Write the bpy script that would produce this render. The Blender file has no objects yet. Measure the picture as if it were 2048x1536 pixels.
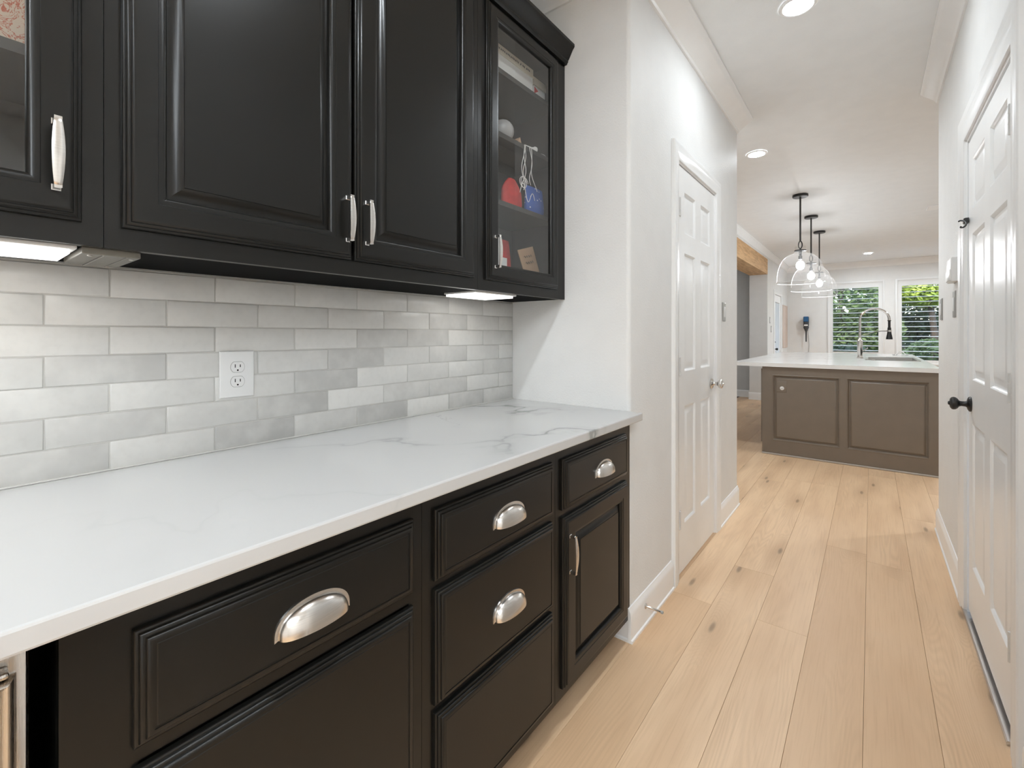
import bpy, bmesh, math, random
from mathutils import Vector, Matrix, noise
R = random.Random(7)
scn = bpy.context.scene
COL = scn.collection
# ---------------------------------------------------------------- camera
CAM_H = 1.22
cam_d = bpy.data.cameras.new('camera')
cam = bpy.data.objects.new('camera', cam_d); COL.objects.link(cam)
cam.location = (0, 0, CAM_H)
cam.rotation_euler = (math.radians(90), 0, math.atan2(718, 910))
cam_d.sensor_width = 36.0
cam_d.lens = 910 / 2048 * 36
cam_d.shift_y = -99 / 2048
cam_d.clip_start = 0.02
scn.camera = cam
# ---------------------------------------------------------------- sky and exposure
w = bpy.data.worlds.new('sky'); scn.world = w; w.use_nodes = True
nt = w.node_tree; nt.nodes.clear()
o = nt.nodes.new('ShaderNodeOutputWorld'); b = nt.nodes.new('ShaderNodeBackground'); s = nt.nodes.new('ShaderNodeTexSky')
s.sky_type = 'NISHITA'; s.sun_disc = False; s.sun_elevation = math.radians(50); s.sun_rotation = math.radians(200)
s.altitude = 100; s.air_density = 1.0; s.dust_density = 2.0
nt.links.new(s.outputs[0], b.inputs[0]); b.inputs[1].default_value = 0.42
nt.links.new(b.outputs[0], o.inputs[0])
vs = scn.view_settings
scn.display_settings.display_device = 'sRGB'
vs.view_transform = 'Standard'; vs.look = 'None'; vs.gamma = 1.0; vs.use_curve_mapping = False
vs.exposure = 1.70
scn.cycles.max_bounces = 5; scn.cycles.diffuse_bounces = 4; scn.cycles.glossy_bounces = 2; scn.cycles.transmission_bounces = 2
scn.cycles.transparent_max_bounces = 8; scn.cycles.adaptive_threshold = 0.045; scn.cycles.caustics_reflective = False; scn.cycles.caustics_refractive = False
CAN_E = 110.0       # brightness of the recessed ceiling lights
PEND_E = 38.0      # pendant bulbs
BAR_E = 1.25        # under-cabinet bars
# ---------------------------------------------------------------- helpers
def lin(r, g, b):
    f = lambda c: (c / 255 / 12.92) if c / 255 <= .04045 else ((c / 255 + .055) / 1.055) ** 2.4
    return (f(r), f(g), f(b), 1)
class NT:
    def __init__(self, name):
        self.m = bpy.data.materials.new(name); self.m.use_nodes = True
        self.t = self.m.node_tree; self.t.nodes.clear()
        self.out = self.n('ShaderNodeOutputMaterial')
    def n(self, typ, **kw):
        x = self.t.nodes.new(typ)
        for k, v in kw.items():
            if k.startswith('i_'): x.inputs[k[2:].replace('_', ' ')].default_value = v
            else: setattr(x, k, v)
        return x
    def l(self, a, b): self.t.links.new(a, b)
    def math(self, op, a, b=None, c=None, clamp=False):
        x = self.n('ShaderNodeMath'); x.operation = op; x.use_clamp = clamp
        for i, v in enumerate((a, b, c)):
            if v is None: continue
            if isinstance(v, (int, float)): x.inputs[i].default_value = v
            else: self.l(v, x.inputs[i])
        return x.outputs[0]
    def mix(self, f, a, b, mode='MIX'):
        x = self.n('ShaderNodeMix'); x.data_type = 'RGBA'; x.blend_type = mode
        for s, v in ((x.inputs[0], f), (x.inputs[6], a), (x.inputs[7], b)):
            if isinstance(v, (int, float)): s.default_value = v
            elif isinstance(v, tuple): s.default_value = v
            else: self.l(v, s)
        return x.outputs[2]
    def ss(self, v, lo, hi, a=0., b=1.):
        x = self.n('ShaderNodeMapRange'); x.interpolation_type = 'SMOOTHSTEP'
        self.l(v, x.inputs[0])
        for i, q in enumerate((lo, hi, a, b)): x.inputs[i + 1].default_value = q
        return x.outputs[0]
    def coord(self, scale=(1, 1, 1), rnd=False, which='Object', rot=(0, 0, 0)):
        tc = self.n('ShaderNodeTexCoord'); mp = self.n('ShaderNodeMapping')
        mp.inputs['Scale'].default_value = scale; mp.inputs['Rotation'].default_value = rot
        v = tc.outputs[which]
        if rnd:
            oi = self.n('ShaderNodeObjectInfo'); va = self.n('ShaderNodeVectorMath', operation='ADD')
            cm = self.n('ShaderNodeCombineXYZ')
            self.l(self.math('MULTIPLY', oi.outputs['Random'], 37.0), cm.inputs[0]); self.l(self.math('MULTIPLY', oi.outputs['Random'], 91.0), cm.inputs[1])
            self.l(v, va.inputs[0]); self.l(cm.outputs[0], va.inputs[1]); v = va.outputs[0]
        self.l(v, mp.inputs[0]); return mp.outputs[0]
    def noise(self, vec, scale, detail=2, rough=.5, dist=0):
        x = self.n('ShaderNodeTexNoise'); x.inputs['Scale'].default_value = scale; x.inputs['Detail'].default_value = detail
        x.inputs['Roughness'].default_value = rough; x.inputs['Distortion'].default_value = dist
        self.l(vec, x.inputs['Vector']); return x.outputs['Fac']
    def bump(self, h, strength, dist=.01):
        x = self.n('ShaderNodeBump'); x.inputs['Strength'].default_value = strength; x.inputs['Distance'].default_value = dist
        self.l(h, x.inputs['Height']); return x.outputs[0]
    def pbsdf(self, color, rough=.5, metal=0., normal=None, coat=0., spec=.5, aniso=0.):
        p = self.n('ShaderNodeBsdfPrincipled')
        for nm, v in (('Base Color', color), ('Roughness', rough), ('Metallic', metal)):
            if isinstance(v, (int, float, tuple)): p.inputs[nm].default_value = v
            else: self.l(v, p.inputs[nm])
        p.inputs['Coat Weight'].default_value = coat; p.inputs['Specular IOR Level'].default_value = spec
        p.inputs['Anisotropic'].default_value = aniso
        if normal is not None: self.l(normal, p.inputs['Normal'])
        self.l(p.outputs[0], self.out.inputs[0]); return self.m
def plain(name, col, rough=.5, metal=0., var=.04, bump=0., bscale=60., coat=0., spec=.5, scale=8.):
    t = NT(name); v = t.coord()
    f = t.noise(v, scale, 3)
    c = t.mix(t.ss(f, .3, .7), tuple(x * (1 - var) for x in col[:3]) + (1,), tuple(min(1, x * (1 + var)) for x in col[:3]) + (1,))
    nrm = t.bump(t.noise(v, bscale, 3), bump) if bump else None
    return t.pbsdf(c, rough, metal, nrm, coat, spec)
def emis(name, col, strength):
    t = NT(name); e = t.n('ShaderNodeEmission'); e.inputs[0].default_value = col; e.inputs[1].default_value = strength
    t.l(e.outputs[0], t.out.inputs[0]); return t.m
def thin_glass(name, tint=(1, 1, 1, 1), ior=1.45, rough=.0, gain=1.0, base=0.0, haze=0.0):
    t = NT(name); tr = t.n('ShaderNodeBsdfTransparent'); tr.inputs[0].default_value = tint
    gl = t.n('ShaderNodeBsdfGlossy'); gl.inputs[1].default_value = rough; gl.inputs[0].default_value = (1, 1, 1, 1)
    lw = t.n('ShaderNodeLayerWeight'); lw.inputs[0].default_value = .5
    mx = t.n('ShaderNodeMixShader')
    f0 = ((ior - 1) / (ior + 1)) ** 2
    k = t.math('MULTIPLY_ADD', t.math('POWER', lw.outputs['Facing'], 4.0), (1 - f0) * gain, f0 + base, clamp=True)
    t.l(k, mx.inputs[0])
    t.l(tr.outputs[0], mx.inputs[1]); t.l(gl.outputs[0], mx.inputs[2]); last = mx.outputs[0]
    if haze:
        tl = t.n('ShaderNodeBsdfTranslucent'); tl.inputs[0].default_value = (1, 1, 1, 1); m2 = t.n('ShaderNodeMixShader'); m2.inputs[0].default_value = haze
        t.l(last, m2.inputs[1]); t.l(tl.outputs[0], m2.inputs[2]); last = m2.outputs[0]
    t.l(last, t.out.inputs[0]); return t.m
M = {}
M['wall'] = plain('wall_paint', (.82, .815, .80, 1), .6, var=.012, bump=.16, bscale=130, spec=.3)
M['ceil'] = plain('ceiling_paint', (.85, .86, .86, 1), .6, var=.012, bump=.05, bscale=120)
M['trim'] = plain('white_trim_paint', (.92, .92, .915, 1), .28, var=.01)
M['frame_white'] = plain('white_window_paint', (.83, .83, .82, 1), .35, var=.01)
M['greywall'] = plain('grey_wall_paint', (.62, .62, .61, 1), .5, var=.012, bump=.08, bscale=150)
def black_paint():
    t = NT('black_cabinet_paint'); g = t.noise(t.coord((3, 3, .8)), 1.5, 2, .5)
    c = t.mix(g, (.0076, .0072, .0062, 1), (.0084, .0080, .0069, 1))
    return t.pbsdf(c, .28, 0, None, spec=.37)
M['black'] = black_paint()
M['black_in'] = plain('dark_cabinet_interior', (.045, .044, .040, 1), .5, var=.05)
M['brown'] = plain('taupe_cabinet_paint', (.20, .164, .130, 1), .34, var=.03, bump=.02, bscale=40)
M['shoe'] = plain('grey_taupe_shoe_paint', (.44, .40, .36, 1), .4)
M['under'] = plain('matte_black_underside', (.004, .004, .004, 1), .9, spec=.1)
M['toe'] = plain('toe_kick_black', (.012, .012, .011, 1), .5)
def brushed(name, col, rough, sc=(1, 1, 60)):
    t = NT(name); v = t.coord(sc); f = t.noise(v, 20, 4, .6)
    c = t.mix(t.ss(f, .3, .7), tuple(x * .9 for x in col) + (1,), tuple(min(1, x * 1.06) for x in col) + (1,))
    return t.pbsdf(c, t.math('MULTIPLY_ADD', f, .12, rough - .06), 1.0, t.bump(f, .02, .002))
M['nickel'] = brushed('brushed_nickel', (.74, .71, .675), .24)
M['steel'] = brushed('stainless_steel', (.60, .575, .545), .26, (60, 60, 1))
M['steel_dark'] = brushed('dark_brushed_steel', (.34, .33, .31), .3)  # darker steel for the sink basin and the junction box seams
M['chrome'] = plain('polished_chrome', (.70, .68, .66, 1), .12, 1., var=.02)
M['alu'] = brushed('brushed_aluminium', (.72, .72, .73), .25, (60, 1, 60))
M['blackmetal'] = plain('matte_black_metal', (.012, .012, .012, 1), .38, var=.1)
M['gap_black'] = plain('under_door_black', (.015, .015, .015, 1), .6)
M['plastic'] = plain('white_plastic', (.80, .80, .79, 1), .3, var=.01)
M['plastic_grey'] = plain('grey_plastic', (.42, .42, .41, 1), .35, var=.02)
M['slot'] = plain('dark_socket_slot', (.01, .01, .01, 1), .6)
M['outline'] = plain('socket_seam_grey', (.30, .30, .28, 1), .6)
M['bracket'] = plain('beige_metal_housing', (.20, .19, .165, 1), .4, .2, var=.05)
M['caulk'] = plain('white_caulk', (.74, .735, .70, 1), .5)
M['grout'] = plain('pale_grey_grout', (.58, .57, .54, 1), .8, var=.06, bump=.05)
M['glass'] = thin_glass('window_glass', (.97, .98, .97, 1), 1.45)
M['cabglass'] = thin_glass('cabinet_glass', (.93, .94, .94, 1), 1.5, 0.02, .9, .045)
M['shade'] = thin_glass('pendant_shade_glass', (.975, .975, .975, 1), 1.40, .03, .45, .0, .03)
M['bulbglass'] = emis('pendant_bulb_glow', (.96, .98, 1.0, 1), PEND_E)
M['can'] = emis('ceiling_light_lens', (.905, .975, 1.03, 1), CAN_E)
M['can_hall'] = emis('hall_light_lens', (.905, .975, 1.03, 1), CAN_E * .58)
M['can_added_kitchen'] = emis('added_kitchen_lens', (.905, .975, 1.03, 1), CAN_E * 2.3)  # emitter of the added kitchen cans out of view
M['panel_fill'] = emis('added_panel_emitter', (.905, .975, 1.03, 1), CAN_E * .037)  # emitter of the added fill panel behind the camera
M['can_added_near'] = emis('added_counter_lens', (.905, .975, 1.03, 1), CAN_E * .95)  # emitter of the added can over the counter
M['can_bright'] = emis('bright_light_lens', (.905, .975, 1.03, 1), CAN_E * 1.9)
M['bar'] = emis('light_bar_diffuser', (1, .985, .95, 1), BAR_E)
def tile_mat():
    t = NT('glazed_tile'); oi = t.n('ShaderNodeObjectInfo'); v = t.coord((1, 1, 1), True)
    f = t.noise(v, 16, 3, .5); f2 = t.noise(v, 60, 3)
    c = t.mix(t.math('MULTIPLY', t.ss(f, .35, .75), .32), oi.outputs['Color'], (.80, .79, .755, 1))
    c = t.mix(t.math('MULTIPLY', t.ss(f2, .4, .8), .12), c, (.45, .44, .41, 1))
    return t.pbsdf(c, .22, 0, t.bump(t.noise(v, 12, 2), .10, .01), spec=.5)
M['tile'] = tile_mat()
def quartz(name, vein=1.0, rot=0.6, rgh=.16, wh=.585):
    t = NT(name); tc = t.n('ShaderNodeTexCoord'); v = t.coord(rot=(0, 0, rot))
    d = t.noise(v, 1.7, 4, .55, .4); f = t.noise(v, 6, 4, .6)
    sp = t.n('ShaderNodeSeparateXYZ'); t.l(v, sp.inputs[0])
    q = t.math('ADD', t.math('MULTIPLY', sp.outputs[0], 2.3), t.math('ADD', t.math('MULTIPLY', d, 2.6), t.math('MULTIPLY', f, .30)))
    fr = t.math('ABSOLUTE', t.math('SUBTRACT', t.math('FRACT', q), .5))
    v1 = t.ss(fr, 0, .035, 1, 0); halo = t.ss(fr, 0, .13, 1, 0)
    q2 = t.math('ADD', t.math('MULTIPLY', sp.outputs[1], 2.0), t.math('ADD', t.math('MULTIPLY', f, .9), t.math('MULTIPLY', d, 1.5)))
    fr2 = t.math('ABSOLUTE', t.math('SUBTRACT', t.math('FRACT', q2), .5)); v2 = t.ss(fr2, 0, .012, 1, 0)
    m1 = t.ss(t.noise(v, 2.2, 2), .34, .56); m2 = t.ss(t.noise(v, 3.1, 2), .48, .66)
    # the slab is most figured towards its far end
    so = t.n('ShaderNodeSeparateXYZ'); t.l(tc.outputs['Object'], so.inputs[0])
    end = t.ss(so.outputs[1], -.45, .45, .06, 1.0)
    k1 = t.math('MULTIPLY', t.math('MULTIPLY', v1, m1), t.math('MULTIPLY', end, .85 * vein))
    kh = t.math('MULTIPLY', t.math('MULTIPLY', halo, m1), t.math('MULTIPLY', end, .36 * vein))
    k2 = t.math('MULTIPLY', t.math('MULTIPLY', v2, m2), t.math('MULTIPLY', end, .60 * vein))
    k = t.math('MAXIMUM', t.math('ADD', k1, kh), k2)
    c = t.mix(k, (wh * 1.005, wh, wh * .985, 1), (.30, .315, .30, 1))
    return t.pbsdf(c, rgh, 0, None, spec=.5)
M['quartz'] = quartz('white_veined_quartz', 1.0)
M['quartz2'] = quartz('white_island_quartz', .35, rgh=.2, wh=.83)
def oak():
    t = NT('light_oak_plank'); oi = t.n('ShaderNodeObjectInfo')
    v = t.coord((1, 1, 1), True)
    vk = t.coord((5.2, 1.25, 0), True)
    vo = t.n('ShaderNodeTexVoronoi'); vo.inputs['Scale'].default_value = 1.0; vo.voronoi_dimensions = '2D'; t.l(vk, vo.inputs['Vector'])
    sepc = t.n('ShaderNodeSeparateColor'); t.l(vo.outputs['Color'], sepc.inputs[0])
    has = t.math('GREATER_THAN', sepc.outputs[0], .58)
    d = vo.outputs['Distance']
    near = t.math('MULTIPLY', t.ss(d, 0, .42, 1, 0), has)
    knot = t.math('MULTIPLY', t.ss(d, .02, .075, 1, 0), has)
    sx = t.n('ShaderNodeSeparateXYZ'); t.l(v, sx.inputs[0])
    # growth rings, bent around the knots
    n1 = t.noise(t.coord((3.4, .30, 1), True), 1.5, 2, .5)
    ph = t.math('ADD', t.math('MULTIPLY', sx.outputs[0], 26.0), t.math('ADD', t.math('MULTIPLY', n1, 34.0), t.math('MULTIPLY', near, 9.0)))
    ring = t.math('ABSOLUTE', t.math('SUBTRACT', t.math('FRACT', ph), .5))
    ring = t.ss(ring, .0, .45, 1, 0)
    rmask = t.ss(t.noise(t.coord((4, .8, 1), True), 1.3, 2), .42, .66)
    fine = t.noise(t.coord((130, 3.2, 1), True), 1.0, 4, .65)
    broad = t.noise(t.coord((6, .9, 1), True), 1.4, 3)
    c = t.mix(oi.outputs['Random'], lin(221, 186, 149), lin(236, 203, 166))
    c = t.mix(t.math('MULTIPLY', t.ss(broad, .35, .7), .45), c, lin(205, 167, 130))
    c = t.mix(t.math('MULTIPLY', t.math('MULTIPLY', ring, rmask), .17), c, lin(174, 138, 104))
    c = t.mix(t.math('MULTIPLY', t.ss(fine, .45, .75), .30), c, lin(192, 154, 117))
    c = t.mix(t.math('MULTIPLY', near, .30), c, lin(162, 126, 94))
    c = t.mix(t.math('MULTIPLY', knot, .62), c, lin(120, 98, 78))
    return t.pbsdf(c, t.math('MULTIPLY_ADD', fine, .10, .36), 0, t.bump(fine, .04, .003), spec=.42)
M['oak'] = oak()
M['subfloor'] = plain('dark_plank_gap', (.10, .07, .05, 1), .9)
def beamwood():
    t = NT('rough_pine_beam'); v = t.coord((9, .9, 9))
    g = t.noise(v, 3, 5, .6, .5)
    vo = t.n('ShaderNodeTexVoronoi'); vo.inputs['Scale'].default_value = 3.3; t.l(t.coord((1, .5, 1)), vo.inputs['Vector'])
    k = t.ss(vo.outputs['Distance'], .05, .12, 1, 0)
    c = t.mix(t.ss(g, .3, .7), lin(222, 182, 132), lin(188, 146, 100))
    c = t.mix(t.math('MULTIPLY', k, .6), c, lin(110, 78, 50))
    return t.pbsdf(c, .55, 0, t.bump(g, .1))
M['beam'] = beamwood()
def swirl():
    t = NT('orange_line_print'); v = t.coord((1, 1, 1))
    n = t.noise(v, 26, 4, .6, 2.2)
    a = t.math('ABSOLUTE', t.math('SUBTRACT', t.math('FRACT', t.math('MULTIPLY', n, 7.0)), .5))
    msk = t.ss(t.noise(v, 15, 2), .40, .50)
    c = t.mix(t.math('MULTIPLY', t.ss(a, .04, .20, 1, .25), msk), lin(206, 200, 180), lin(176, 84, 52))
    return t.pbsdf(c, .5)
M['swirl'] = swirl()
def speckle():
    t = NT('blue_speckled_cloth'); v = t.coord(); vo = t.n('ShaderNodeTexVoronoi'); vo.inputs['Scale'].default_value = 52; t.l(v, vo.inputs['Vector'])
    k = t.ss(vo.outputs['Distance'], .10, .20, 1, 0)
    return t.pbsdf(t.mix(k, lin(58, 96, 176), lin(220, 225, 232)), .7)
M['blue'] = speckle()
M['red'] = plain('red_cloth', lin(200, 52, 48), .7, var=.12, scale=40)
M['card'] = plain('kraft_card', lin(186, 152, 120), .7)
M['paper'] = plain('white_box_card', lin(226, 224, 220), .6, var=.02)
M['cream'] = plain('cream_card', lin(222, 214, 196), .6, var=.02)
M['ink'] = plain('dark_ink', lin(62, 60, 58), .6)
M['greyball'] = plain('grey_ceramic', lin(176, 174, 172), .35)
M['string'] = plain('white_string', lin(228, 226, 222), .6)
M['darkgrey'] = plain('charcoal_plastic', lin(60, 62, 66), .4)
M['navy'] = plain('blue_plastic', lin(34, 92, 138), .35)
M['blush'] = plain('pale_blush_canvas', lin(214, 196, 184), .7, var=.03)
M['foil'] = plain('grey_lidded_box', lin(168, 166, 168), .5)
M['lawn'] = plain('patio_ground', (.10, .11, .07, 1), .9, var=.4, scale=2)
M['bark'] = plain('tree_bark', (.06, .045, .03, 1), .9, var=.3)
def leafm(name, a, b):
    t = NT(name); v = t.coord(); f = t.noise(v, 2.2, 4)
    c = t.mix(t.ss(f, .3, .7), a, b)
    p = t.n('ShaderNodeBsdfPrincipled'); t.l(c, p.inputs['Base Color']); p.inputs['Roughness'].default_value = .55
    tl = t.n('ShaderNodeBsdfTranslucent'); t.l(c, tl.inputs[0]); mx = t.n('ShaderNodeMixShader'); mx.inputs[0].default_value = .35
    t.l(p.outputs[0], mx.inputs[1]); t.l(tl.outputs[0], mx.inputs[2]); t.l(mx.outputs[0], t.out.inputs[0]); return t.m
M['leaf1'] = leafm('green_foliage', (.09, .14, .045, 1), (.18, .25, .085, 1))
M['leaf2'] = leafm('dark_green_foliage', (.045, .075, .035, 1), (.10, .14, .065, 1))
M['leaf3'] = leafm('yellow_green_foliage', (.26, .36, .05, 1), (.42, .50, .10, 1))
M['fence'] = plain('weathered_fence', (.10, .10, .11, 1), .8, var=.3, scale=5)

class MB:
    def __init__(self): self.v = []; self.f = []; self.flat = False
    def vert(self, p): self.v.append(tuple(p)); return len(self.v) - 1
    def box(self, x0, x1, y0, y1, z0, z1, bev=0.):
        if x0 > x1: x0, x1 = x1, x0
        if y0 > y1: y0, y1 = y1, y0
        if z0 > z1: z0, z1 = z1, z0
        if bev <= 0:
            i = len(self.v)
            for x in (x0, x1):
                for y in (y0, y1):
                    for z in (z0, z1): self.v.append((x, y, z))
            for q in ((0, 1, 3, 2), (4, 6, 7, 5), (0, 4, 5, 1), (2, 3, 7, 6), (0, 2, 6, 4), (1, 5, 7, 3)): self.f.append([i + k for k in q])
        else:
            self.flat = True; bm = bmesh.new(); bmesh.ops.create_cube(bm, size=1)
            for vv in bm.verts:
                vv.co = Vector(((x0 + x1) / 2 + vv.co.x * (x1 - x0), (y0 + y1) / 2 + vv.co.y * (y1 - y0), (z0 + z1) / 2 + vv.co.z * (z1 - z0)))
            bmesh.ops.bevel(bm, geom=bm.edges[:], offset=min(bev, (x1 - x0) * .45, (y1 - y0) * .45, (z1 - z0) * .45), segments=2, affect='EDGES', profile=.5)
            i = len(self.v); bm.verts.index_update()
            self.v += [tuple(vv.co) for vv in bm.verts]
            self.f += [[i + vv.index for vv in ff.verts] for ff in bm.faces]; bm.free()
        return self
    def rings(self, rect, prof, mp, cap=True, closed=False):
        """nested rectangular loops: rect=(a0,a1,b0,b1), prof=[(inset,height)], mp(a,b,h)->world"""
        a0, a1, b0, b1 = rect; idx = []
        for ins, h in prof:
            idx.append([self.vert(mp(*q, h)) for q in ((a0 + ins, b0 + ins), (a1 - ins, b0 + ins), (a1 - ins, b1 - ins), (a0 + ins, b1 - ins))])
        seq = list(zip(idx, idx[1:]))
        if closed: seq.append((idx[-1], idx[0]))
        for p, q in seq:
            for k in range(4): self.f.append([p[k], p[(k + 1) % 4], q[(k + 1) % 4], q[k]])
        if cap: self.f.append(list(idx[-1]))
        return self
    def ushape(self, rect, prof, mp):
        """three-sided mitred casing; prof points are (outward offset, height), closed profile"""
        a0, a1, b0, b1 = rect; idx = []
        for of, h in prof:
            idx.append([self.vert(mp(*q, h)) for q in ((a0 - of, b0), (a0 - of, b1 + of), (a1 + of, b1 + of), (a1 + of, b0))])
        n = len(idx)
        for i in range(n):
            p, q = idx[i], idx[(i + 1) % n]
            for k in range(3): self.f.append([p[k], p[k + 1], q[k + 1], q[k]])
        self.f.append([r[0] for r in idx]); self.f.append([r[3] for r in idx])
        return self
    def extrude(self, prof, p0, p1, mp):
        """closed 2-D profile pushed from p0 to p1; mp(u,v,t)->world"""
        a = [self.vert(mp(u, v, p0)) for u, v in prof]; b = [self.vert(mp(u, v, p1)) for u, v in prof]; n = len(prof)
        for i in range(n): self.f.append([a[i], a[(i + 1) % n], b[(i + 1) % n], b[i]])
        self.f.append(a); self.f.append(b[::-1]); return self
    def lathe(self, base, axis, prof, n=24, cap0=True, cap1=True):
        ax = Vector(axis).normalized(); t = ax.orthogonal().normalized(); u = ax.cross(t); B = Vector(base); idx = []
        for r, h in prof:
            idx.append([self.vert(B + ax * h + (t * math.cos(2 * math.pi * k / n) + u * math.sin(2 * math.pi * k / n)) * r) for k in range(n)])
        for p, q in zip(idx, idx[1:]):
            for k in range(n): self.f.append([p[k], p[(k + 1) % n], q[(k + 1) % n], q[k]])
        if cap0: self.f.append(idx[0][::-1])
        if cap1: self.f.append(idx[-1])
        return self
    def tube(self, pts, r, n=10, rs=None):
        P = [Vector(p) for p in pts]; idx = []; t0 = (P[1] - P[0]).normalized(); nn = t0.orthogonal().normalized()
        for i, p in enumerate(P):
            t = (P[min(i + 1, len(P) - 1)] - P[max(i - 1, 0)]).normalized()
            nn = (nn - t * nn.dot(t)).normalized(); bb = t.cross(nn); rr = rs[i] if rs else r
            idx.append([self.vert(p + (nn * math.cos(2 * math.pi * k / n) + bb * math.sin(2 * math.pi * k / n)) * rr) for k in range(n)])
        for p, q in zip(idx, idx[1:]):
            for k in range(n): self.f.append([p[k], p[(k + 1) % n], q[(k + 1) % n], q[k]])
        self.f.append(idx[0][::-1]); self.f.append(idx[-1]); return self
    def sphere(self, c, r, n=16, sq=(1, 1, 1), nv=None):
        bm = bmesh.new(); bmesh.ops.create_uvsphere(bm, u_segments=n, v_segments=nv or max(8, n // 2), radius=r)
        i = len(self.v); bm.verts.index_update()
        self.v += [(c[0] + vv.co.x * sq[0], c[1] + vv.co.y * sq[1], c[2] + vv.co.z * sq[2]) for vv in bm.verts]
        self.f += [[i + vv.index for vv in ff.verts] for ff in bm.faces]; bm.free(); return self
    def build(self, name, mat, parent=None, smooth=35, origin=None, normals=True):
        if origin is None:
            xs, ys, zs = zip(*self.v)
            origin = ((min(xs) + max(xs)) / 2, (min(ys) + max(ys)) / 2, min(zs))
        me = bpy.data.meshes.new(name)
        me.from_pydata([(x - origin[0], y - origin[1], z - origin[2]) for x, y, z in self.v], [], self.f)
        if normals:
            bm = bmesh.new(); bm.from_mesh(me); bmesh.ops.recalc_face_normals(bm, faces=bm.faces[:]); bm.to_mesh(me); bm.free()
        me.materials.append(M[mat] if isinstance(mat, str) else mat)
        if self.flat and smooth == 35: smooth = 0
        if smooth:
            for p in me.polygons: p.use_smooth = True
            me.set_sharp_from_angle(angle=math.radians(smooth))
        ob = bpy.data.objects.new(name, me); COL.objects.link(ob)
        place(ob, origin, parent); return ob
WPOS = {}
def place(ob, pos, parent=None):
    WPOS[ob.name] = Vector(pos)
    if parent is not None:
        ob.parent = parent; ob.location = Vector(pos) - WPOS[parent.name]
    else: ob.location = pos
def tag(ob, label, cat, group=None, kind=None):
    ob['label'] = label; ob['category'] = cat
    if group: ob['group'] = group
    if kind: ob['kind'] = kind
    return ob
def thing(name, label, cat, loc, group=None, kind=None):
    e = bpy.data.objects.new(name, None); COL.objects.link(e); e.empty_display_size = .05
    place(e, loc); return tag(e, label, cat, group, kind)
def struct(ob, label, cat): return tag(ob, label, cat, kind='structure')
def bx(*a, bev=0.): return MB().box(*a, bev=bev)
def copy_tree(o, dpos, parent=None):
    c = o.copy(); COL.objects.link(c)
    if parent is not None: c.parent = parent
    else: c.location = o.location + Vector(dpos)
    WPOS[c.name] = WPOS[o.name] + Vector(dpos)
    for ch in [x for x in bpy.data.objects if x.parent == o]: copy_tree(ch, dpos, c)
    return c
# ---------------------------------------------------------------- dimensions
CEIL = 2.745
XT = -1.347          # tile face
YR = 1.715           # return wall at the end of the counter
XL = -0.755          # hall wall, left
XR = 0.33            # hall wall, right
YLE, YRE = 3.56, 3.86
XK, XKO = -1.50, -1.80
YJ = 9.51            # far jamb of the opening under the beam
YF = 12.0            # window wall
XMAX, YMIN = 3.6, -3.2
# ---------------------------------------------------------------- floor of oak planks
fl = struct(bx(-3.6, XMAX, YMIN, YF + .15, -.12, -.012).build('floor', 'subfloor', origin=(0, 0, 0)), 'light oak plank floor running down the hall into the kitchen', 'floor')
PW = .1822; PX0 = -.019
known = {0: [3.104], -1: [3.20], -2: [2.18, 4.475], -3: [2.62, 4.46], -4: [2.172, 4.33], 1: [1.0, 4.0], -5: [1.82, 3.6], 2: [2.9]}
for i in range(-11, 13):
    xa = PX0 + i * PW; xb = xa + PW
    ys = sorted(known.get(i, []))
    if not ys: ys = [R.uniform(1.0, 2.8)]
    lo = ys[0]
    while lo > -1.4: lo -= R.uniform(1.7, 2.1); ys.insert(0, max(lo, YMIN))
    while ys[-1] < YF - 1.3:
        ys.append(min(ys[-1] + R.uniform(1.75, 2.15), YF))
    if ys[-1] < YF: ys.append(YF)
    if ys[0] > YMIN: ys.insert(0, YMIN)
    for ya, yb in zip(ys, ys[1:]):
        if xb < -.88 and yb < 3.3 and not (xb > -1.2): continue
        if xa > .36 and 1.2 < yb < 3.8: continue
        g = .00035
        m = MB().rings((xa + g, xb - g, ya + g, yb - g), [(0, -.012), (0, -.0007), (.0006, 0)], lambda a, b_, h: (a, b_, h))
        p = m.build('plank', 'oak', fl, smooth=0, origin=((xa + xb) / 2, (ya + yb) / 2, -.012))
# ---------------------------------------------------------------- ceiling and walls
struct(bx(-3.7, XMAX + .1, YMIN - .1, YF + .15, CEIL, CEIL + .1).build('ceiling', 'ceil', origin=(0, 0, CEIL)), 'smooth white ceiling over hall and kitchen', 'ceiling')
wl = struct(bx(XT - .12, XT - .008, YMIN, YR + .0, 0, CEIL).build('wall_left', 'wall', origin=(XT - .06, .5, 0)), 'white wall behind the black cabinets with tile backsplash', 'wall')
struct(bx(XR, XR + .12, .55, 1.895, 0, CEIL).box(XR, XR + .12, 2.835, YRE, 0, CEIL).box(XR, XR + .12, 1.895, 2.835, 2.085, CEIL).build('wall_right', 'wall', origin=(XR, 2, 0)), 'white hall wall on the right holding the six-panel door', 'wall')
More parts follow.
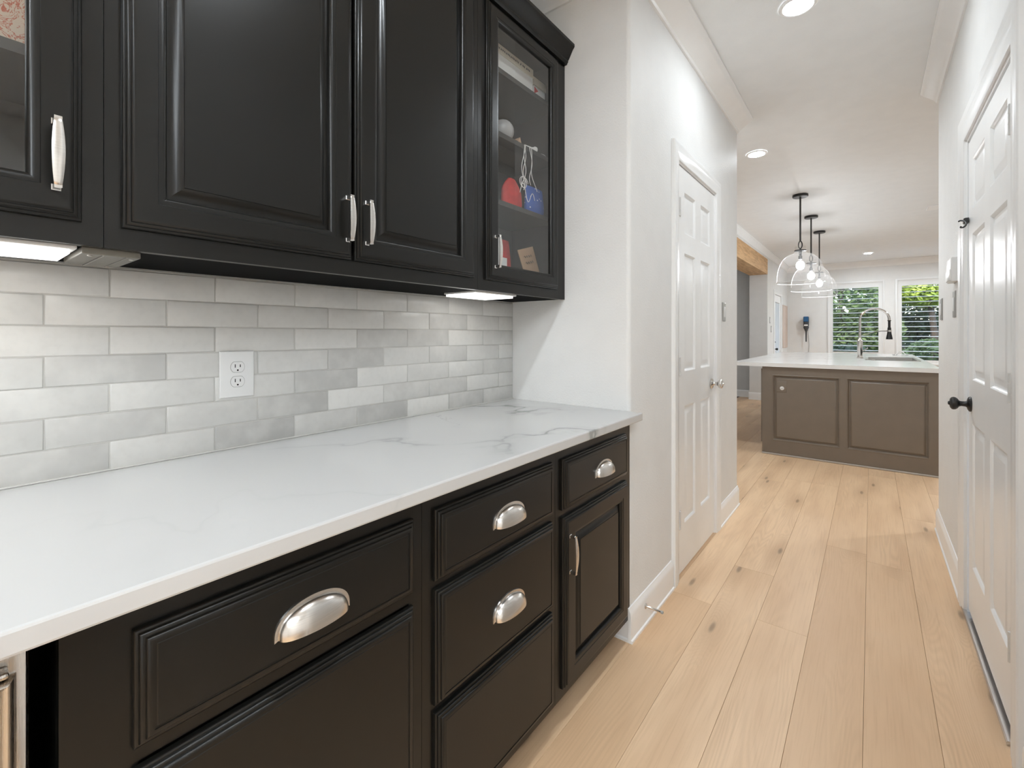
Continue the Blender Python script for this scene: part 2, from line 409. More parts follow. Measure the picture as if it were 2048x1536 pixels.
# hall wall with a rounded corner at the counter's end
m = MB(); r = .018
plan = [(XT - .12, YR), ]
arc = [(XL - r + r * math.sin(a), YR + r - r * math.cos(a)) for a in [k * math.pi / 12 for k in range(7)]]
plan = [(XT - .12, YR)] + arc + [(XL, 2.235), (XL - .12, 2.235), (XL - .12, YR + .12), (XT - .12, YR + .12)]
a = [m.vert((x, y, 0)) for x, y in plan]; b = [m.vert((x, y, CEIL)) for x, y in plan]; n = len(plan)
for i in range(n): m.f.append([a[i], a[(i + 1) % n], b[(i + 1) % n], b[i]])
m.f.append(a); m.f.append(b)
m.box(XL - .12, XL, 3.005, YLE, 0, CEIL); m.box(XL - .12, XL, 2.235, 3.005, 2.105, CEIL)
struct(m.build('wall_hall', 'wall', origin=(XL, 2, 0)), 'white textured wall beside the counter holding the narrow door', 'wall')
struct(bx(-2.2, 2.6, YMIN - .1, YMIN, 0, CEIL).box(2.6, 2.7, YMIN, .67, 0, CEIL).box(XR + .12, 2.6, .55, .67, 0, CEIL).build('wall_near', 'wall', origin=(1, -1, 0)), 'white walls of the unseen room added behind the camera', 'wall')  # room added out of view so fill light reaches the hall evenly
struct(bx(XKO, XL - .12, YLE - .12, YLE, 0, CEIL).build('wall_front', 'wall'), 'kitchen wall beside the hall mouth on the left', 'wall')
struct(bx(XR + .12, XMAX, YRE - .12, YRE, 0, CEIL).build('wall_front', 'wall'), 'kitchen wall beside the hall mouth on the right', 'wall')
struct(bx(XMAX, XMAX + .1, YRE - .12, YF + .15, 0, CEIL).build('wall_side', 'wall'), 'kitchen wall on the far right side', 'wall')
D3A, D3B = 10.25, 11.12     # garden door opening
m = bx(XKO, XK, YJ, D3A, 0, CEIL).box(XKO, XK, D3B, YF, 0, CEIL).box(XKO, XK, D3A, D3B, 2.03, CEIL).box(XKO, XK, YLE, 4.0, 0, CEIL).box(XKO, XK, 4.0, YJ, 2.61, CEIL)
struct(m.build('wall_kitchen', 'wall', origin=(XK, 9, 0)), 'white kitchen wall with the beamed opening and garden door', 'wall')
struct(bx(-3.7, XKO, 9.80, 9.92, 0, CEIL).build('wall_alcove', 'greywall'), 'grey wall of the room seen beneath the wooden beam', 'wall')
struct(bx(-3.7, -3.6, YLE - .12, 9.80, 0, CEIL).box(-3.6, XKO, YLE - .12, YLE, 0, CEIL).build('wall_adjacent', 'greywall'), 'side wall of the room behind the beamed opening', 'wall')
W1 = (-.70, .175, .80, 2.25); W2 = (.43, 1.305, .66, 2.25)
m = bx(XKO, W1[0], YF, YF + .14, 0, CEIL).box(W1[1], W2[0], YF, YF + .14, 0, CEIL).box(W2[1], XMAX, YF, YF + .14, 0, CEIL)
for q in (W1, W2): m.box(q[0], q[1], YF, YF + .14, 0, q[2]); m.box(q[0], q[1], YF, YF + .14, q[3], CEIL)
struct(m.build('wall_far', 'wall', origin=(0, YF, 0)), 'white far kitchen wall with two shuttered windows', 'wall')
# ---------------------------------------------------------------- crown mouldings
def crown_prof(p, h):   # (out, down)
    return [(0, 0), (p, 0), (p, .012), (p - .006, .016), (p - .010, .022), (p * .80, h * .34), (p * .56, h * .52), (p * .34, h * .70), (p * .24, h * .80), (.016, h * .86), (.014, h - .006), (.010, h), (0, h)]
TR = 0
def trim(m, label, cat='crown moulding', mat='trim', smooth=30):
    global TR; TR += 1
    return struct(m.build('trim_%d' % TR, mat, smooth=smooth), label, cat)
trim(MB().extrude(crown_prof(.105, .085), YR - .0, YLE, lambda u, v, t: (XL + u, t, CEIL - v)), 'white crown moulding above the hall wall on the left')
trim(MB().extrude(crown_prof(.085, .085), .55, YRE, lambda u, v, t: (XR - u, t, CEIL - v)), 'white crown moulding above the right hall wall')
trim(MB().extrude(crown_prof(.09, .075), XT - .008, XL + .0, lambda u, v, t: (t, YR - u, CEIL - v)), 'short white crown moulding above the cabinet end wall')
trim(MB().extrude(crown_prof(.055, .10), YLE, YF, lambda u, v, t: (XK + u, t, CEIL - v)), 'white crown moulding above the wooden beam')
trim(MB().extrude(crown_prof(.07, .13), XK, XMAX, lambda u, v, t: (t, YF - u, CEIL - v)), 'white crown moulding over the kitchen windows')
# ---------------------------------------------------------------- baseboards
BP = [(0, 0), (.018, 0), (.018, .010), (.013, .014), (.013, .105), (.011, .118), (.006, .126), (.004, .134), (0, .136)]
def base(name, label, mp, p0, p1):
    return struct(MB().extrude(BP, p0, p1, mp).build(name, 'trim', smooth=30), label, 'baseboard')
base('baseboard_left', 'white baseboard between the cabinets and the narrow door', lambda u, v, t: (XL + u, t, v), YR - .018, 2.19)
base('baseboard_hall', 'short white baseboard past the narrow door', lambda u, v, t: (XL + u, t, v), 3.052, YLE + .012)
base('baseboard_corner', 'white baseboard end turned in beside the toe kick', lambda u, v, t: (t, YR - u, v), -.83, XL - .0005)
base('baseboard_right', 'white baseboard past the right-hand door', lambda u, v, t: (XR - u, t, v), 2.912, YRE + .012)
base('baseboard_near', 'white baseboard nearest the camera on the right', lambda u, v, t: (XR - u, t, v), .55, 1.80)
base('baseboard_jamb', 'white baseboard on the jamb under the beam', lambda u, v, t: (t, YJ - u, v), XKO - .012, XK + .012)
base('baseboard_alcove', 'pale baseboard on the grey wall beneath the beam', lambda u, v, t: (t, 9.80 - u, v), -3.6, XKO)
base('baseboard_kitchen', 'white baseboard leading to the garden door', lambda u, v, t: (XK + u, t, v), YJ, D3A - .09)
base('baseboard_far', 'white baseboard under the kitchen windows', lambda u, v, t: (t, YF - u, v), XK, XMAX)
# ---------------------------------------------------------------- backsplash tiles
gr = bx(XT - .008, XT - .0022, -.30, YR, .914, 1.372).build('grout', 'grout', wl, smooth=0)
TH = .065; TL = .2098
tone = {  # tones read along each course, course 1 at the top
    1: [.62, .60, .60, .60, .60, .60, .62, .62], 2: [.66, .64, .60, .59, .60, .62, .56, .62, .60], 3: [.66, .62, .60, .63, .53, .54, .66, .57],
    4: [.62, .54, .57, .59, .49, .59, .56, .59, .60], 5: [.60, .60, .60, .49, .63, .58, .60, .53], 6: [.58, .53, .55, .47, .66, .55, .53, .60, .56], 7: [.53, .58, .46, .55, .47, .64, .50, .51]}
for row in range(1, 8):
    z1 = .914 + (8 - row) * TH; z0 = z1 - TH
    y = (.2434 if row % 2 else .1397) - TL
    k = 0; y -= TL
    while y < YR - .004:
        ya, yb = max(y, -.30), min(y + TL, YR - .001)
        if yb > -.28 and yb - ya > .006:
            ti = k - 1
            tn = tone[row][ti] if 0 <= ti < len(tone[row]) else R.uniform(.5, .64)
            tn *= R.uniform(.985, 1.015)
            g = .0011; dx = R.uniform(-.0006, .0008); sk = R.uniform(-.0006, .0006)
            j = [R.uniform(-.0005, .0005) for _ in range(4)]
            m = MB().rings((ya + g + j[0], yb - g + j[1], z0 + g + j[2], z1 - g + j[3]), [(0, -.006), (0, -.0024), (.0006, -.0008), (.0022, 0)],
                           lambda a_, b_, h: (XT + h + dx + sk * (b_ - z0) / TH, a_, b_))
            t = m.build('tile', 'tile', wl, smooth=50, origin=(XT - .006, (ya + yb) / 2, z0))
            tn = .62 + (tn - .56) * 1.35; t.color = (tn * 1.005, tn * .995, tn * .96, 1)
        y += TL; k += 1
# caulk bead at the counter joint
bx(XT - .001, XT + .004, -.30, YR, .9145, .9175).build('caulk_bead', 'caulk', wl, smooth=0)
# ---------------------------------------------------------------- cabinet fronts
OUT = [(0, 0), (0, .0065), (.0010, .0085), (.0030, .0096), (.0050, .0098), (.0056, .0122), (.0070, .0140), (.0095, .0148), (.0112, .0150), (.0118, .0172), (.0135, .0190), (.0160, .0198), (.0190, .0200), (.0198, .0200)]
def door_ring(rect, wd, mp):
    inn = [(wd - .0068, .0200), (wd - .006, .0200), (wd - .0052, .0186), (wd - .002, .0186), (wd + .003, .0178), (wd + .007, .0150), (wd + .009, .0112), (wd + .010, .0075), (wd + .010, 0)]
    return MB().rings(rect, OUT + inn, mp, cap=False, closed=True)
def raised_panel(rect, wd, mp):
    a0, a1, b0, b1 = rect; q = wd + .010
    return MB().rings((a0 + q - .003, a1 - q + .003, b0 + q - .003, b1 - q + .003), [(0, .002), (0, .0052), (.004, .0052), (.010, .0062), (.018, .0100), (.026, .0150), (.0285, .0160), (.0290, .0176), (.032, .0178), (.033, .0178)], mp)
def slab(rect, mp): return MB().rings(rect, OUT + [(.0195, .0188), (.0225, .0188), (.0235, .0196), (.0245, .0196)], mp)
def pull(m, mp, a0, b0, L, w0=.0085, w1=.0165, bow=.0055, h0=.0235):
    """bow-shaped bar pull with square feet, centred at (a0,b0) on the face, long axis b"""
    n = 22; idx = []
    for i in range(n + 1):
        t = -1 + 2 * i / n; bb = b0 + t * L / 2
        w_ = w0 + (w1 - w0) * max(0, math.cos(t * math.pi / 2 * 1.02)) ** .8
        h = h0 + bow * math.cos(t * math.pi / 2); th = .0030
        if abs(t) > .93: h -= (abs(t) - .93) / .07 * .004
        idx.append([m.vert(mp(a0 + s * w_ / 2, bb, hh)) for s, hh in ((-1, h - th), (-.95, h - .0008), (-.6, h), (.6, h), (.95, h - .0008), (1, h - th))])
    for p, q in zip(idx, idx[1:]):
        for k in range(6): m.f.append([p[k], p[(k + 1) % 6], q[(k + 1) % 6], q[k]])
    m.f.append(idx[0][::-1]); m.f.append(idx[-1])
    for sgn in (-1, 1):
        bb = b0 + sgn * (L / 2 - .0045)
        m.rings((a0 - .0058, a0 + .0058, bb - .0050, bb + .0050), [(0, 0), (0, .003), (.0012, .0040), (.0018, h0 - .0015), (.0010, h0)], mp)
    return m
def cup(m, mp, a0, b0, W=.056, H=.042, D=.027):
    n, k = 28, 10
    def pt(al, be, e=0.):
        s = max(0., math.sin(al)); s = s ** .78
        return (a0 + (W + e) * math.cos(al), b0 + (H + e) * s * math.cos(be), .0016 + (D + e) * (s ** .9) * math.sin(be))
    outer = [[m.vert(mp(*pt(math.pi * i / n, math.pi / 2 * j / k))) for j in range(k + 1)] for i in range(n + 1)]
    inner = [[m.vert(mp(*pt(math.pi * i / n, math.pi / 2 * j / k, -.0016))) for j in range(k + 1)] for i in range(n + 1)]
    for g, fl_ in ((outer, 0), (inner, 1)):
        for i in range(n):
            for j in range(k):
                q = [g[i][j], g[i + 1][j], g[i + 1][j + 1], g[i][j + 1]]; m.f.append(q[::-1] if fl_ else q)
    for i in range(n): m.f.append([outer[i][k], outer[i + 1][k], inner[i + 1][k], inner[i][k]])
    # flat flange around the arch
    fo, fi, fb = [], [], []
    for i in range(n + 1):
        al = math.pi * i / n; s = max(0, math.sin(al)) ** .78
        fo.append(m.vert(mp(a0 + (W + .0055) * math.cos(al), b0 + (H + .0055) * s - (.003 if i in (0, n) else 0), .0030)))
        fi.append(m.vert(mp(a0 + (W - .001) * math.cos(al), b0 + (H - .001) * s, .0034)))
        fb.append(m.vert(mp(a0 + (W + .0060) * math.cos(al), b0 + (H + .0060) * s - (.003 if i in (0, n) else 0), 0)))
    for i in range(n):
        m.f.append([fo[i], fo[i + 1], fi[i + 1], fi[i]]); m.f.append([fb[i], fb[i + 1], fo[i + 1], fo[i]])
    return m
# ---------------------------------------------------------------- wall cabinets
XF = -1.057; UB = 1.373; UT = 2.434
mpU = lambda a, b_, h: (XF + h, a, b_)
def wall_unit(label, y0, y1, stiles, shelves=(), glass=False):
    t = thing('wall_cabinet', label, 'cabinet', ((XT + XF) / 2, (y0 + y1) / 2, UB), group='black wall cabinets over the counter')
    g = .0005
    m = MB(); th = .016; xb = XT + .0015
    y0 += g; y1 -= g
    m.box(xb, XF - .019, y0, y0 + th, UB + .006, UT); m.box(xb, XF - .019, y1 - th, y1, UB + .006, UT)
    m.box(xb, XF - .019, y0 + th, y1 - th, UB + .006, UB + .028); m.box(xb, XF - .019, y0 + th, y1 - th, UT - th, UT); m.box(xb, xb + .006, y0 + th, y1 - th, UB + .028, UT - th)
    m.build('body', 'black_in' if glass else 'black', t)
    bx(xb, XF - .0195, y0, y1, UB + .0015, UB + .0058).build('bottom_panel', 'under', t, smooth=0)
    m = MB()
    cuts = [y0] + [c for s in stiles for c in s] + [y1]
    for i in range(0, len(cuts), 2): m.box(XF - .019, XF, cuts[i], cuts[i + 1], UB, UT)
    for s in stiles: m.box(XF - .019, XF, s[0], s[1], UB, UB + .052); m.box(XF - .019, XF, s[0], s[1], UT - .06, UT)
    m.build('face_frame', 'black', t)
    for z in shelves:
        bx(xb + .006, XF - .04, y0 + th, y1 - th, z - .019, z).build('shelf', 'black_in', t, smooth=0)
    return t
DB, DT = 1.411, 2.388
def cab_door(t, y0, y1, mp, z0, z1, wd, mat='black', glass=None, handle=None):
    d = door_ring((y0, y1, z0, z1), wd, mp).build('door', mat, t)
    q = wd + .010
    if glass:
        MB().rings((y0 + q - .004, y1 - q + .004, z0 + q - .004, z1 - q + .004), [(0, .004), (0, .007)], mp).build('pane', glass, d, smooth=0)
    else:
        raised_panel((y0, y1, z0, z1), wd, mp).build('panel', mat, d)
    if handle:
        mm = pull(MB(), lambda a, b_, h: mp(a, b_, h + .020), *handle); hd = mm.build('handle', 'nickel', d); hd['label'] = 'brushed nickel bow handle'
    return d
u1 = wall_unit('left black glass-door wall cabinet, cut off by the picture edge', -.30, .183, [(-.27, .13)], (1.700, 2.05), True)
cab_door(u1, -.275, .154, mpU, DB, DT, .056, glass='cabglass', handle=(.121, 1.511, .115))
u2 = wall_unit('wide black double-door wall cabinet with raised panels in the middle', .183, 1.150, [(.225, 1.105)])
cab_door(u2, .206, .664, mpU, DB, DT, .056, handle=(.644, 1.511, .115))
cab_door(u2, .671, 1.123, mpU, DB, DT, .056, handle=(.700, 1.511, .115))
u3 = wall_unit('narrow black glass-door wall cabinet showing its shelves, at the far end', 1.150, 1.714, [(1.20, 1.630)], (1.728, 1.985, 2.225), True)
cab_door(u3, 1.185, 1.642, mpU, DB, DT, .050, glass='cabglass', handle=(1.220, 1.511, .115))
# cornice along the cabinet tops
cp = [(0, 0), (.012, 0), (.014, .006), (.018, .010), (.018, .016), (.022, .020), (.030, .034), (.040, .052), (.046, .060), (.050, .064), (.050, .076), (0, .076)]
m = MB().extrude([(u - .006, v) for u, v in cp], -.30, YR - .0015, lambda u, v, t: (XF + u + .006, t, UT - .034 + v))
tag(m.build('cabinet_cornice', 'black', smooth=30), 'black stepped cornice along the tops of the wall cabinets', 'moulding')
# under-cabinet lights
def light_bar(label, x0, x1, y0, y1, hous):
    t = thing('cabinet_light', label, 'light', ((x0 + x1) / 2, (y0 + y1) / 2, 1.352), group='lights under the wall cabinets')
    z = 1.3745
    bx(x0, x1, y0, y1, 1.367, z - .0002, bev=.002).build('housing', 'plastic', t)
    bx(x0 + .006, x1 - .012, y0 + .006, y1 - .008, 1.360, 1.367).build('diffuser', 'bar', t, smooth=0)
    if hous: bx(*hous, 1.362, z, bev=.002).build('end_cap', 'bracket', t)
    return t
light_bar('white light bar glowing under the left cabinet', -1.225, -1.078, -.27, .152, None)
light_bar('white light bar glowing beneath the end glass cabinet', -1.240, -1.078, 1.165, 1.395, None)
t = thing('junction_box', 'beige metal wiring box under the cabinet seam', 'junction box', (-1.16, .19, 1.366))
bx(-1.262, -1.080, .158, .240, 1.362, 1.3743, bev=.002).build('cover', 'bracket', t)
bx(-1.262, -1.082, .1855, .1885, 1.3605, 1.362).build('seam', 'steel_dark', t, smooth=0)
bx(-1.262, -1.082, .219, .2205, 1.3610, 1.362).build('seam', 'steel_dark', t, smooth=0)
for (x, y) in ((-1.10, .171), (-1.10, .229)): MB().lathe((x, y, 1.362), (0, 0, -1), [(.004, 0), (.004, .001), (.002, .0018)], 10).build('screw', 'nickel', t)
# ---------------------------------------------------------------- counter
def rounded_slab(x0, x1, y0, y1, z0, z1, r=.004):
    return bx(x0, x1, y0, y1, z0, z1, bev=r)
c = rounded_slab(XT + .001, -.700, -.45, YR - .0015, .884, .914).build('countertop', 'quartz', origin=(-1.0, .9, .884))
tag(c, 'long white quartz countertop with grey veins on the black base cabinets', 'countertop')
# ---------------------------------------------------------------- base cabinets
XB = XL; BB, BT = .090, .883
mpB = lambda a, b_, h: (XB + h, a, b_)
def base_unit(label, y0, y1, holes):
    t = thing('base_cabinet', label, 'cabinet', ((XT + XB) / 2, (y0 + y1) / 2, 0), group='black base cabinets under the counter')
    g = .0005; y0 += g; y1 -= g; xb = XT + .003
    m = bx(xb, XB - .020, y0, y1, BB + .004, BT)
    m.build('body', 'black', t)
    m = MB(); a0 = min(h[0] for h in holes); a1 = max(h[1] for h in holes)
    m.box(XB - .019, XB, y0, a0, BB, BT); m.box(XB - .019, XB, a1, y1, BB, BT)
    zs = [BB] + [z for h in holes for z in (h[2], h[3])] + [BT]
    for i in range(0, len(zs), 2): m.box(XB - .019, XB, a0, a1, zs[i], zs[i + 1])
    m.build('face_frame', 'black', t)
    bx(xb, XB - .075, y0, y1, .001, BB).build('toe_kick', 'toe', t, smooth=0)
    return t
def drawer(t, y0, y1, z0, z1, cz, cy=None, w=.056):
    d = slab((y0, y1, z0, z1), mpB).build('drawer', 'black', t)
    if cz is not None:
        cc = (y0 + y1) / 2 if cy is None else cy
        p = cup(MB(), lambda a, b_, h: mpB(a, b_, h + .0196), cc, cz, w).build('cup_pull', 'nickel', d, smooth=50); p['label'] = 'brushed nickel cup pull'
bz = [(.12, .395), (.41, .665), (.68, .84)]
b1 = base_unit('wide black drawer base cabinet nearest the stainless cooler', .090, .645, [(.165, .61, .12, .66), (.165, .61, .69, .83)])
drawer(b1, .158, .616, .683, .837, .738, .394, .060)
drawer(b1, .158, .616, .121, .656, None)
b2 = base_unit('black three-drawer base cabinet in the middle of the run', .645, 1.168, [(.68, 1.135, .13, .38), (.68, 1.135, .41, .65), (.68, 1.135, .69, .83)])
drawer(b2, .675, 1.141, .680, .838, .738, .920, .060)
drawer(b2, .675, 1.141, .408, .661, .506, .920, .060)
drawer(b2, .675, 1.141, .121, .391, None)
b3 = base_unit('black base cabinet with one drawer over a panelled door, at the end', 1.168, 1.7135, [(1.205, 1.655, .13, .65), (1.205, 1.655, .69, .83)])
drawer(b3, 1.197, 1.662, .676, .835, .735, 1.452, .060)
cab_door(b3, 1.199, 1.666, mpB, .123, .653, .058, handle=(1.222, .538, .120))
# ---------------------------------------------------------------- stainless cooler at the left edge
t = thing('beverage_cooler', 'stainless steel under-counter cooler at the lower left corner', 'cooler', (-1.0, -.22, 0))
bx(XT + .003, -.800, -.51, .068, .02, .880).build('body', 'toe', t)
xd = -.752
m = MB().rings((-.51, .0665, .10, .872), [(0, -.046), (0, -.006), (.003, -.001), (.006, 0), (.016, 0)], lambda a, b_, h: (xd + h, a, b_), cap=True)
d = m.build('door', 'steel', t)
m = MB().rings((-.50, .056, .11, .842), [(0, -.001), (0, .004), (.004, .010), (.007, .012), (.010, .010), (.013, .003), (.016, .002)], lambda a, b_, h: (xd + h, a, b_))
m.build('panel', 'steel', d)
bx(xd - .001, xd + .018, -.50, .050, .846, .853, bev=.003).build('handle_lip', 'steel', d)
# ---------------------------------------------------------------- wall outlet on the tiles
def outlet(label, mp, a0, a1, b0, b1, plate='plastic', face='plastic', one=False):
    c0 = mp((a0 + a1) / 2, b0, 0)
    t = thing('wall_outlet', label, 'outlet', c0)
    MB().rings((a0, a1, b0, b1), [(0, 0), (0, .003), (.002, .0055), (.004, .006)], mp).build('cover_plate', plate, t)
    ca = (a0 + a1) / 2; cb = (b0 + b1) / 2
    for sg in ((0,) if one else (1, -1)):
        zz = cb + sg * .0195
        def oval(W_, H_, h0, h1):
            m = MB(); lo = []; hi = []
            for k in range(28):
                an = 2 * math.pi * k / 28; x = W_ * math.cos(an); z = W_ * math.sin(an); z = max(-H_, min(H_, z))
                lo.append(m.vert(mp(ca + x, zz + z, h0))); hi.append(m.vert(mp(ca + x, zz + z, h1)))
            for k in range(28): m.f.append([lo[k], lo[(k + 1) % 28], hi[(k + 1) % 28], hi[k]])
            m.f.append(hi); return m
        oval(.0178, .0148, .005, .0062).build('socket_seam', 'outline', t)
        sk = oval(.0168, .0138, .005, .0072).build('socket', face, t)
        for da, hh in ((-.0063, .0045), (.0063, .0037)):
            MB().rings((ca + da - .0011, ca + da + .0011, zz + .003 - hh, zz + .003 + hh), [(0, .0068), (0, .0075)], mp).build('slot', 'slot', sk, smooth=0)
        q = mp(ca, zz - .0085, .0068); q2 = mp(ca, zz - .0085, .0076)
        MB().lathe(q, Vector(q2) - Vector(q), [(.0024, 0), (.0024, .0008)], 10).build('ground_hole', 'slot', sk)
    return t
outlet('white duplex wall outlet on the tiled backsplash', lambda a, b_, h: (XT + .0012 + h, a, b_), .462, .547, 1.051, 1.175)
# ---------------------------------------------------------------- six-panel doors
def six_panel(name, label, mp, a0, a1, H, dirn, knobmat, hinge_a, knob_a, st0=.105, mul0=.085, zb=.012):
    """door in an opening; mp(a,b,h): h out of the wall into the hall"""
    t = thing(name, label, 'door', mp((a0 + a1) / 2, 0, 0), kind='structure')
    wdt = a1 - a0; st = st0; mul = mul0
    cols = [(a0 + st, (a0 + a1) / 2 - mul / 2), ((a0 + a1) / 2 + mul / 2, a1 - st)]
    rows = [(.245, .850), (1.030, 1.640), (1.742, 1.955)]
    m = MB(); h1 = -.002
    As = [a0, cols[0][0], cols[0][1], cols[1][0], cols[1][1], a1]; Bs = [zb, rows[0][0], rows[0][1], rows[1][0], rows[1][1], rows[2][0], rows[2][1], H]
    g = [[m.vert(mp(a_, b_, h1)) for b_ in Bs] for a_ in As]
    for i in range(5):
        for j in range(7):
            if i in (1, 3) and j in (1, 3, 5): continue
            m.f.append([g[i][j], g[i + 1][j], g[i + 1][j + 1], g[i][j + 1]])
    m.rings((a0, a1, zb, H), [(0, h1), (0, h1 - .035)], mp)
    leaf = m.build('leaf', 'trim', t, smooth=0)
    for ca, cb in cols:
        for ra, rb in rows:
            MB().rings((ca, cb, ra, rb), [(0, h1), (.004, h1 - .002), (.010, h1 - .009), (.016, h1 - .010), (.022, h1 - .009), (.042, h1 - .0025), (.046, h1 - .0022)], mp).build('panel', 'trim', leaf, smooth=25)
    for z in (.29, 1.06, 1.86):
        m = MB().lathe(mp(hinge_a, z - .045, .004), (0, 0, 1), [(.0065, 0), (.0065, .0285), (.0058, .029), (.0058, .030), (.0065, .0305), (.0065, .0595), (.0058, .060), (.0058, .061), (.0065, .0615), (.0065, .090)], 12)
        q = dirn * .030
        m.rings((min(hinge_a, hinge_a + q), max(hinge_a, hinge_a + q), z - .045, z + .045), [(0, h1), (0, .0002), (.001, .0006)], mp)
        m.build('hinge', 'hinge' if 'hinge' in M else 'nickel', t)
    b0 = Vector(mp(knob_a, .925, h1)); ax = Vector(mp(knob_a, .925, 1)) - Vector(mp(knob_a, .925, 0))
    kn = MB().lathe(b0, ax, [(.031, 0), (.032, .003), (.030, .007), (.024, .010), (.014, .013), (.011, .018), (.0105, .030), (.013, .036), (.021, .041), (.026, .047), (.0275, .053), (.026, .059), (.020, .064), (.010, .066), (.008, .067), (.0075, .070), (.004, .0715)], 28)
    kn.build('knob', knobmat, t)
    return t
M['hinge'] = plain('painted_hinge_metal', (.70, .69, .67, 1), .3, .1, var=.03)
CAS = [(0, 0), (0, .010), (.006, .013), (.030, .014), (.036, .017), (.050, .0175), (.058, .016), (.066, .018), (.074, .018), (.078, .014), (.080, 0)]
mpL = lambda a, b_, h: (XL + h, a, b_)
mpR = lambda a, b_, h: (XR - h, a, b_)
m = MB().ushape((2.277, 2.975, .0, 2.085), CAS, mpL).ushape((2.255, 2.990, .0, 2.098), [(-.022, -.11), (0, -.11), (0, .0005), (-.022, .0005)], mpL)
m.ushape((2.268, 2.98, 0, 2.088), [(-.012, -.06), (.01, -.06), (.01, -.046), (-.012, -.046)], mpL)
trim(m, 'white moulded casing around the narrow hall door', 'door casing')
six_panel('door_1', 'narrow white six-panel hall door with silver knob', mpL, 2.300, 2.968, 2.072, 1, 'chrome', 2.306, 2.900, .098, .100)
m = MB().ushape((1.938, 2.802, .0, 2.072), [(o_ * 1.35, h_) for o_, h_ in CAS], mpR).ushape((1.925, 2.815, .0, 2.086), [(-.028, -.11), (0, -.11), (0, .0005), (-.028, .0005)], mpR)
m.ushape((1.955, 2.785, 0, 2.060), [(-.012, -.06), (.01, -.06), (.01, -.046), (-.012, -.046)], mpR)
trim(m, 'white moulded casing around the right-hand door', 'door casing')
six_panel('door_2', 'white six-panel door on the right with a black knob', mpR, 1.972, 2.768, 2.045, 1, 'blackmetal', 1.980, 2.712, .088, .098, .034)
# threshold under the right door
t = thing('door_threshold', 'silver aluminium threshold strip below the right-hand door', 'threshold', (XR - .01, 2.38, 0))
MB().extrude([(.028, 0), (.052, 0), (.052, .008), (.049, .012), (.030, .012), (.028, .010)], 1.972, 2.862, lambda u, v, t_: (XR + .038 - u, t_, v + .0008)).build('strip', 'alu', t)
MB().extrude([(-.012, 0), (.028, 0), (.028, .009), (.014, .006), (-.012, .006)], 1.972, 2.830, lambda u, v, t_: (XR + .038 - u, t_, v + .0008)).build('vinyl_base', 'plastic_grey', t)
bx(XR + .030, XR + .048, 1.950, 2.780, .0075, .0170).build('dark_strip', 'gap_black', t, smooth=0)  # dark strip in the gap below the door leaf
# small hook latch on the right door
t = thing('hook_latch', 'small dark hook latch high on the right door casing', 'latch', (XR - .03, 2.79, 1.69))
m = MB().tube([(XR - .020 - .010 * math.cos(k * .55), 2.760 - .010 * k / 2.2, 1.712 - .0030 * k + .008 * math.sin(k * .55)) for k in range(13)], .0035, 8)
m.build('hook', 'blackmetal', t)
MB().rings((2.745, 2.775, 1.700, 1.722), [(0, .0), (0, .012), (.002, .016)], mpR).build('plate', 'blackmetal', t)
# door stop
t = thing('door_stop', 'silver rod door stop sticking out of the left baseboard', 'door stop', (XL + .013, 1.842, .083))
MB().lathe((XL + .0131, 1.842, .083), (1, 0, 0), [(.011, 0), (.011, .003), (.006, .006), (.0048, .008), (.0048, .066)], 16).build('rod', 'chrome', t)
MB().lathe((XL + .079, 1.842, .083), (1, 0, 0), [(.0055, 0), (.0062, .002), (.0062, .008), (.004, .010)], 14).build('tip', 'plastic_grey', t)
# ---------------------------------------------------------------- switches and thermostat
def switch(label, mp, a0, a1, b0, b1):
    t = thing('light_switch', label, 'light switch', mp((a0 + a1) / 2, b0, 0), group='rocker light switches')
    MB().rings((a0, a1, b0, b1), [(0, 0), (0, .004), (.003, .006), (.005, .006)], mp).build('cover_plate', 'steel_plate', t)
    ca = (a0 + a1) / 2; cb = (b0 + b1) / 2
    MB().rings((ca - .017, ca + .017, cb - .034, cb + .034), [(0, .005), (0, .0075), (.002, .0085)], mp).build('rocker', 'plastic', t)
    return t
M['steel_plate'] = plain('satin_grey_plate', (.40, .39, .37, 1), .3, .5, var=.03)
switch('steel light switch plate past the narrow hall door', mpL, 3.145, 3.220, 1.306, 1.428)
switch('steel light switch plate below the thermostat', mpR, 3.115, 3.195, 1.305, 1.437)
switch('steel light switch plate at the end of the right wall', mpR, 3.645, 3.725, 1.305, 1.432)
t = thing('thermostat', 'white thermostat box on the right wall above a switch', 'thermostat', (XR - .02, 3.10, 1.475))
MB().rings((3.03, 3.19, 1.478, 1.592), [(0, 0.0), (0, .024), (.003, .028), (.006, .029)], mpR).build('case', 'plastic', t)
MB().rings((3.045, 3.115, 1.545, 1.578), [(0, .0285), (0, .0295)], mpR).build('display', 'plastic_grey', t, smooth=0)
MB().rings((3.036, 3.184, 1.484, 1.534), [(0, .0285), (0, .031), (.002, .032)], mpR).build('flap', 'plastic', t)
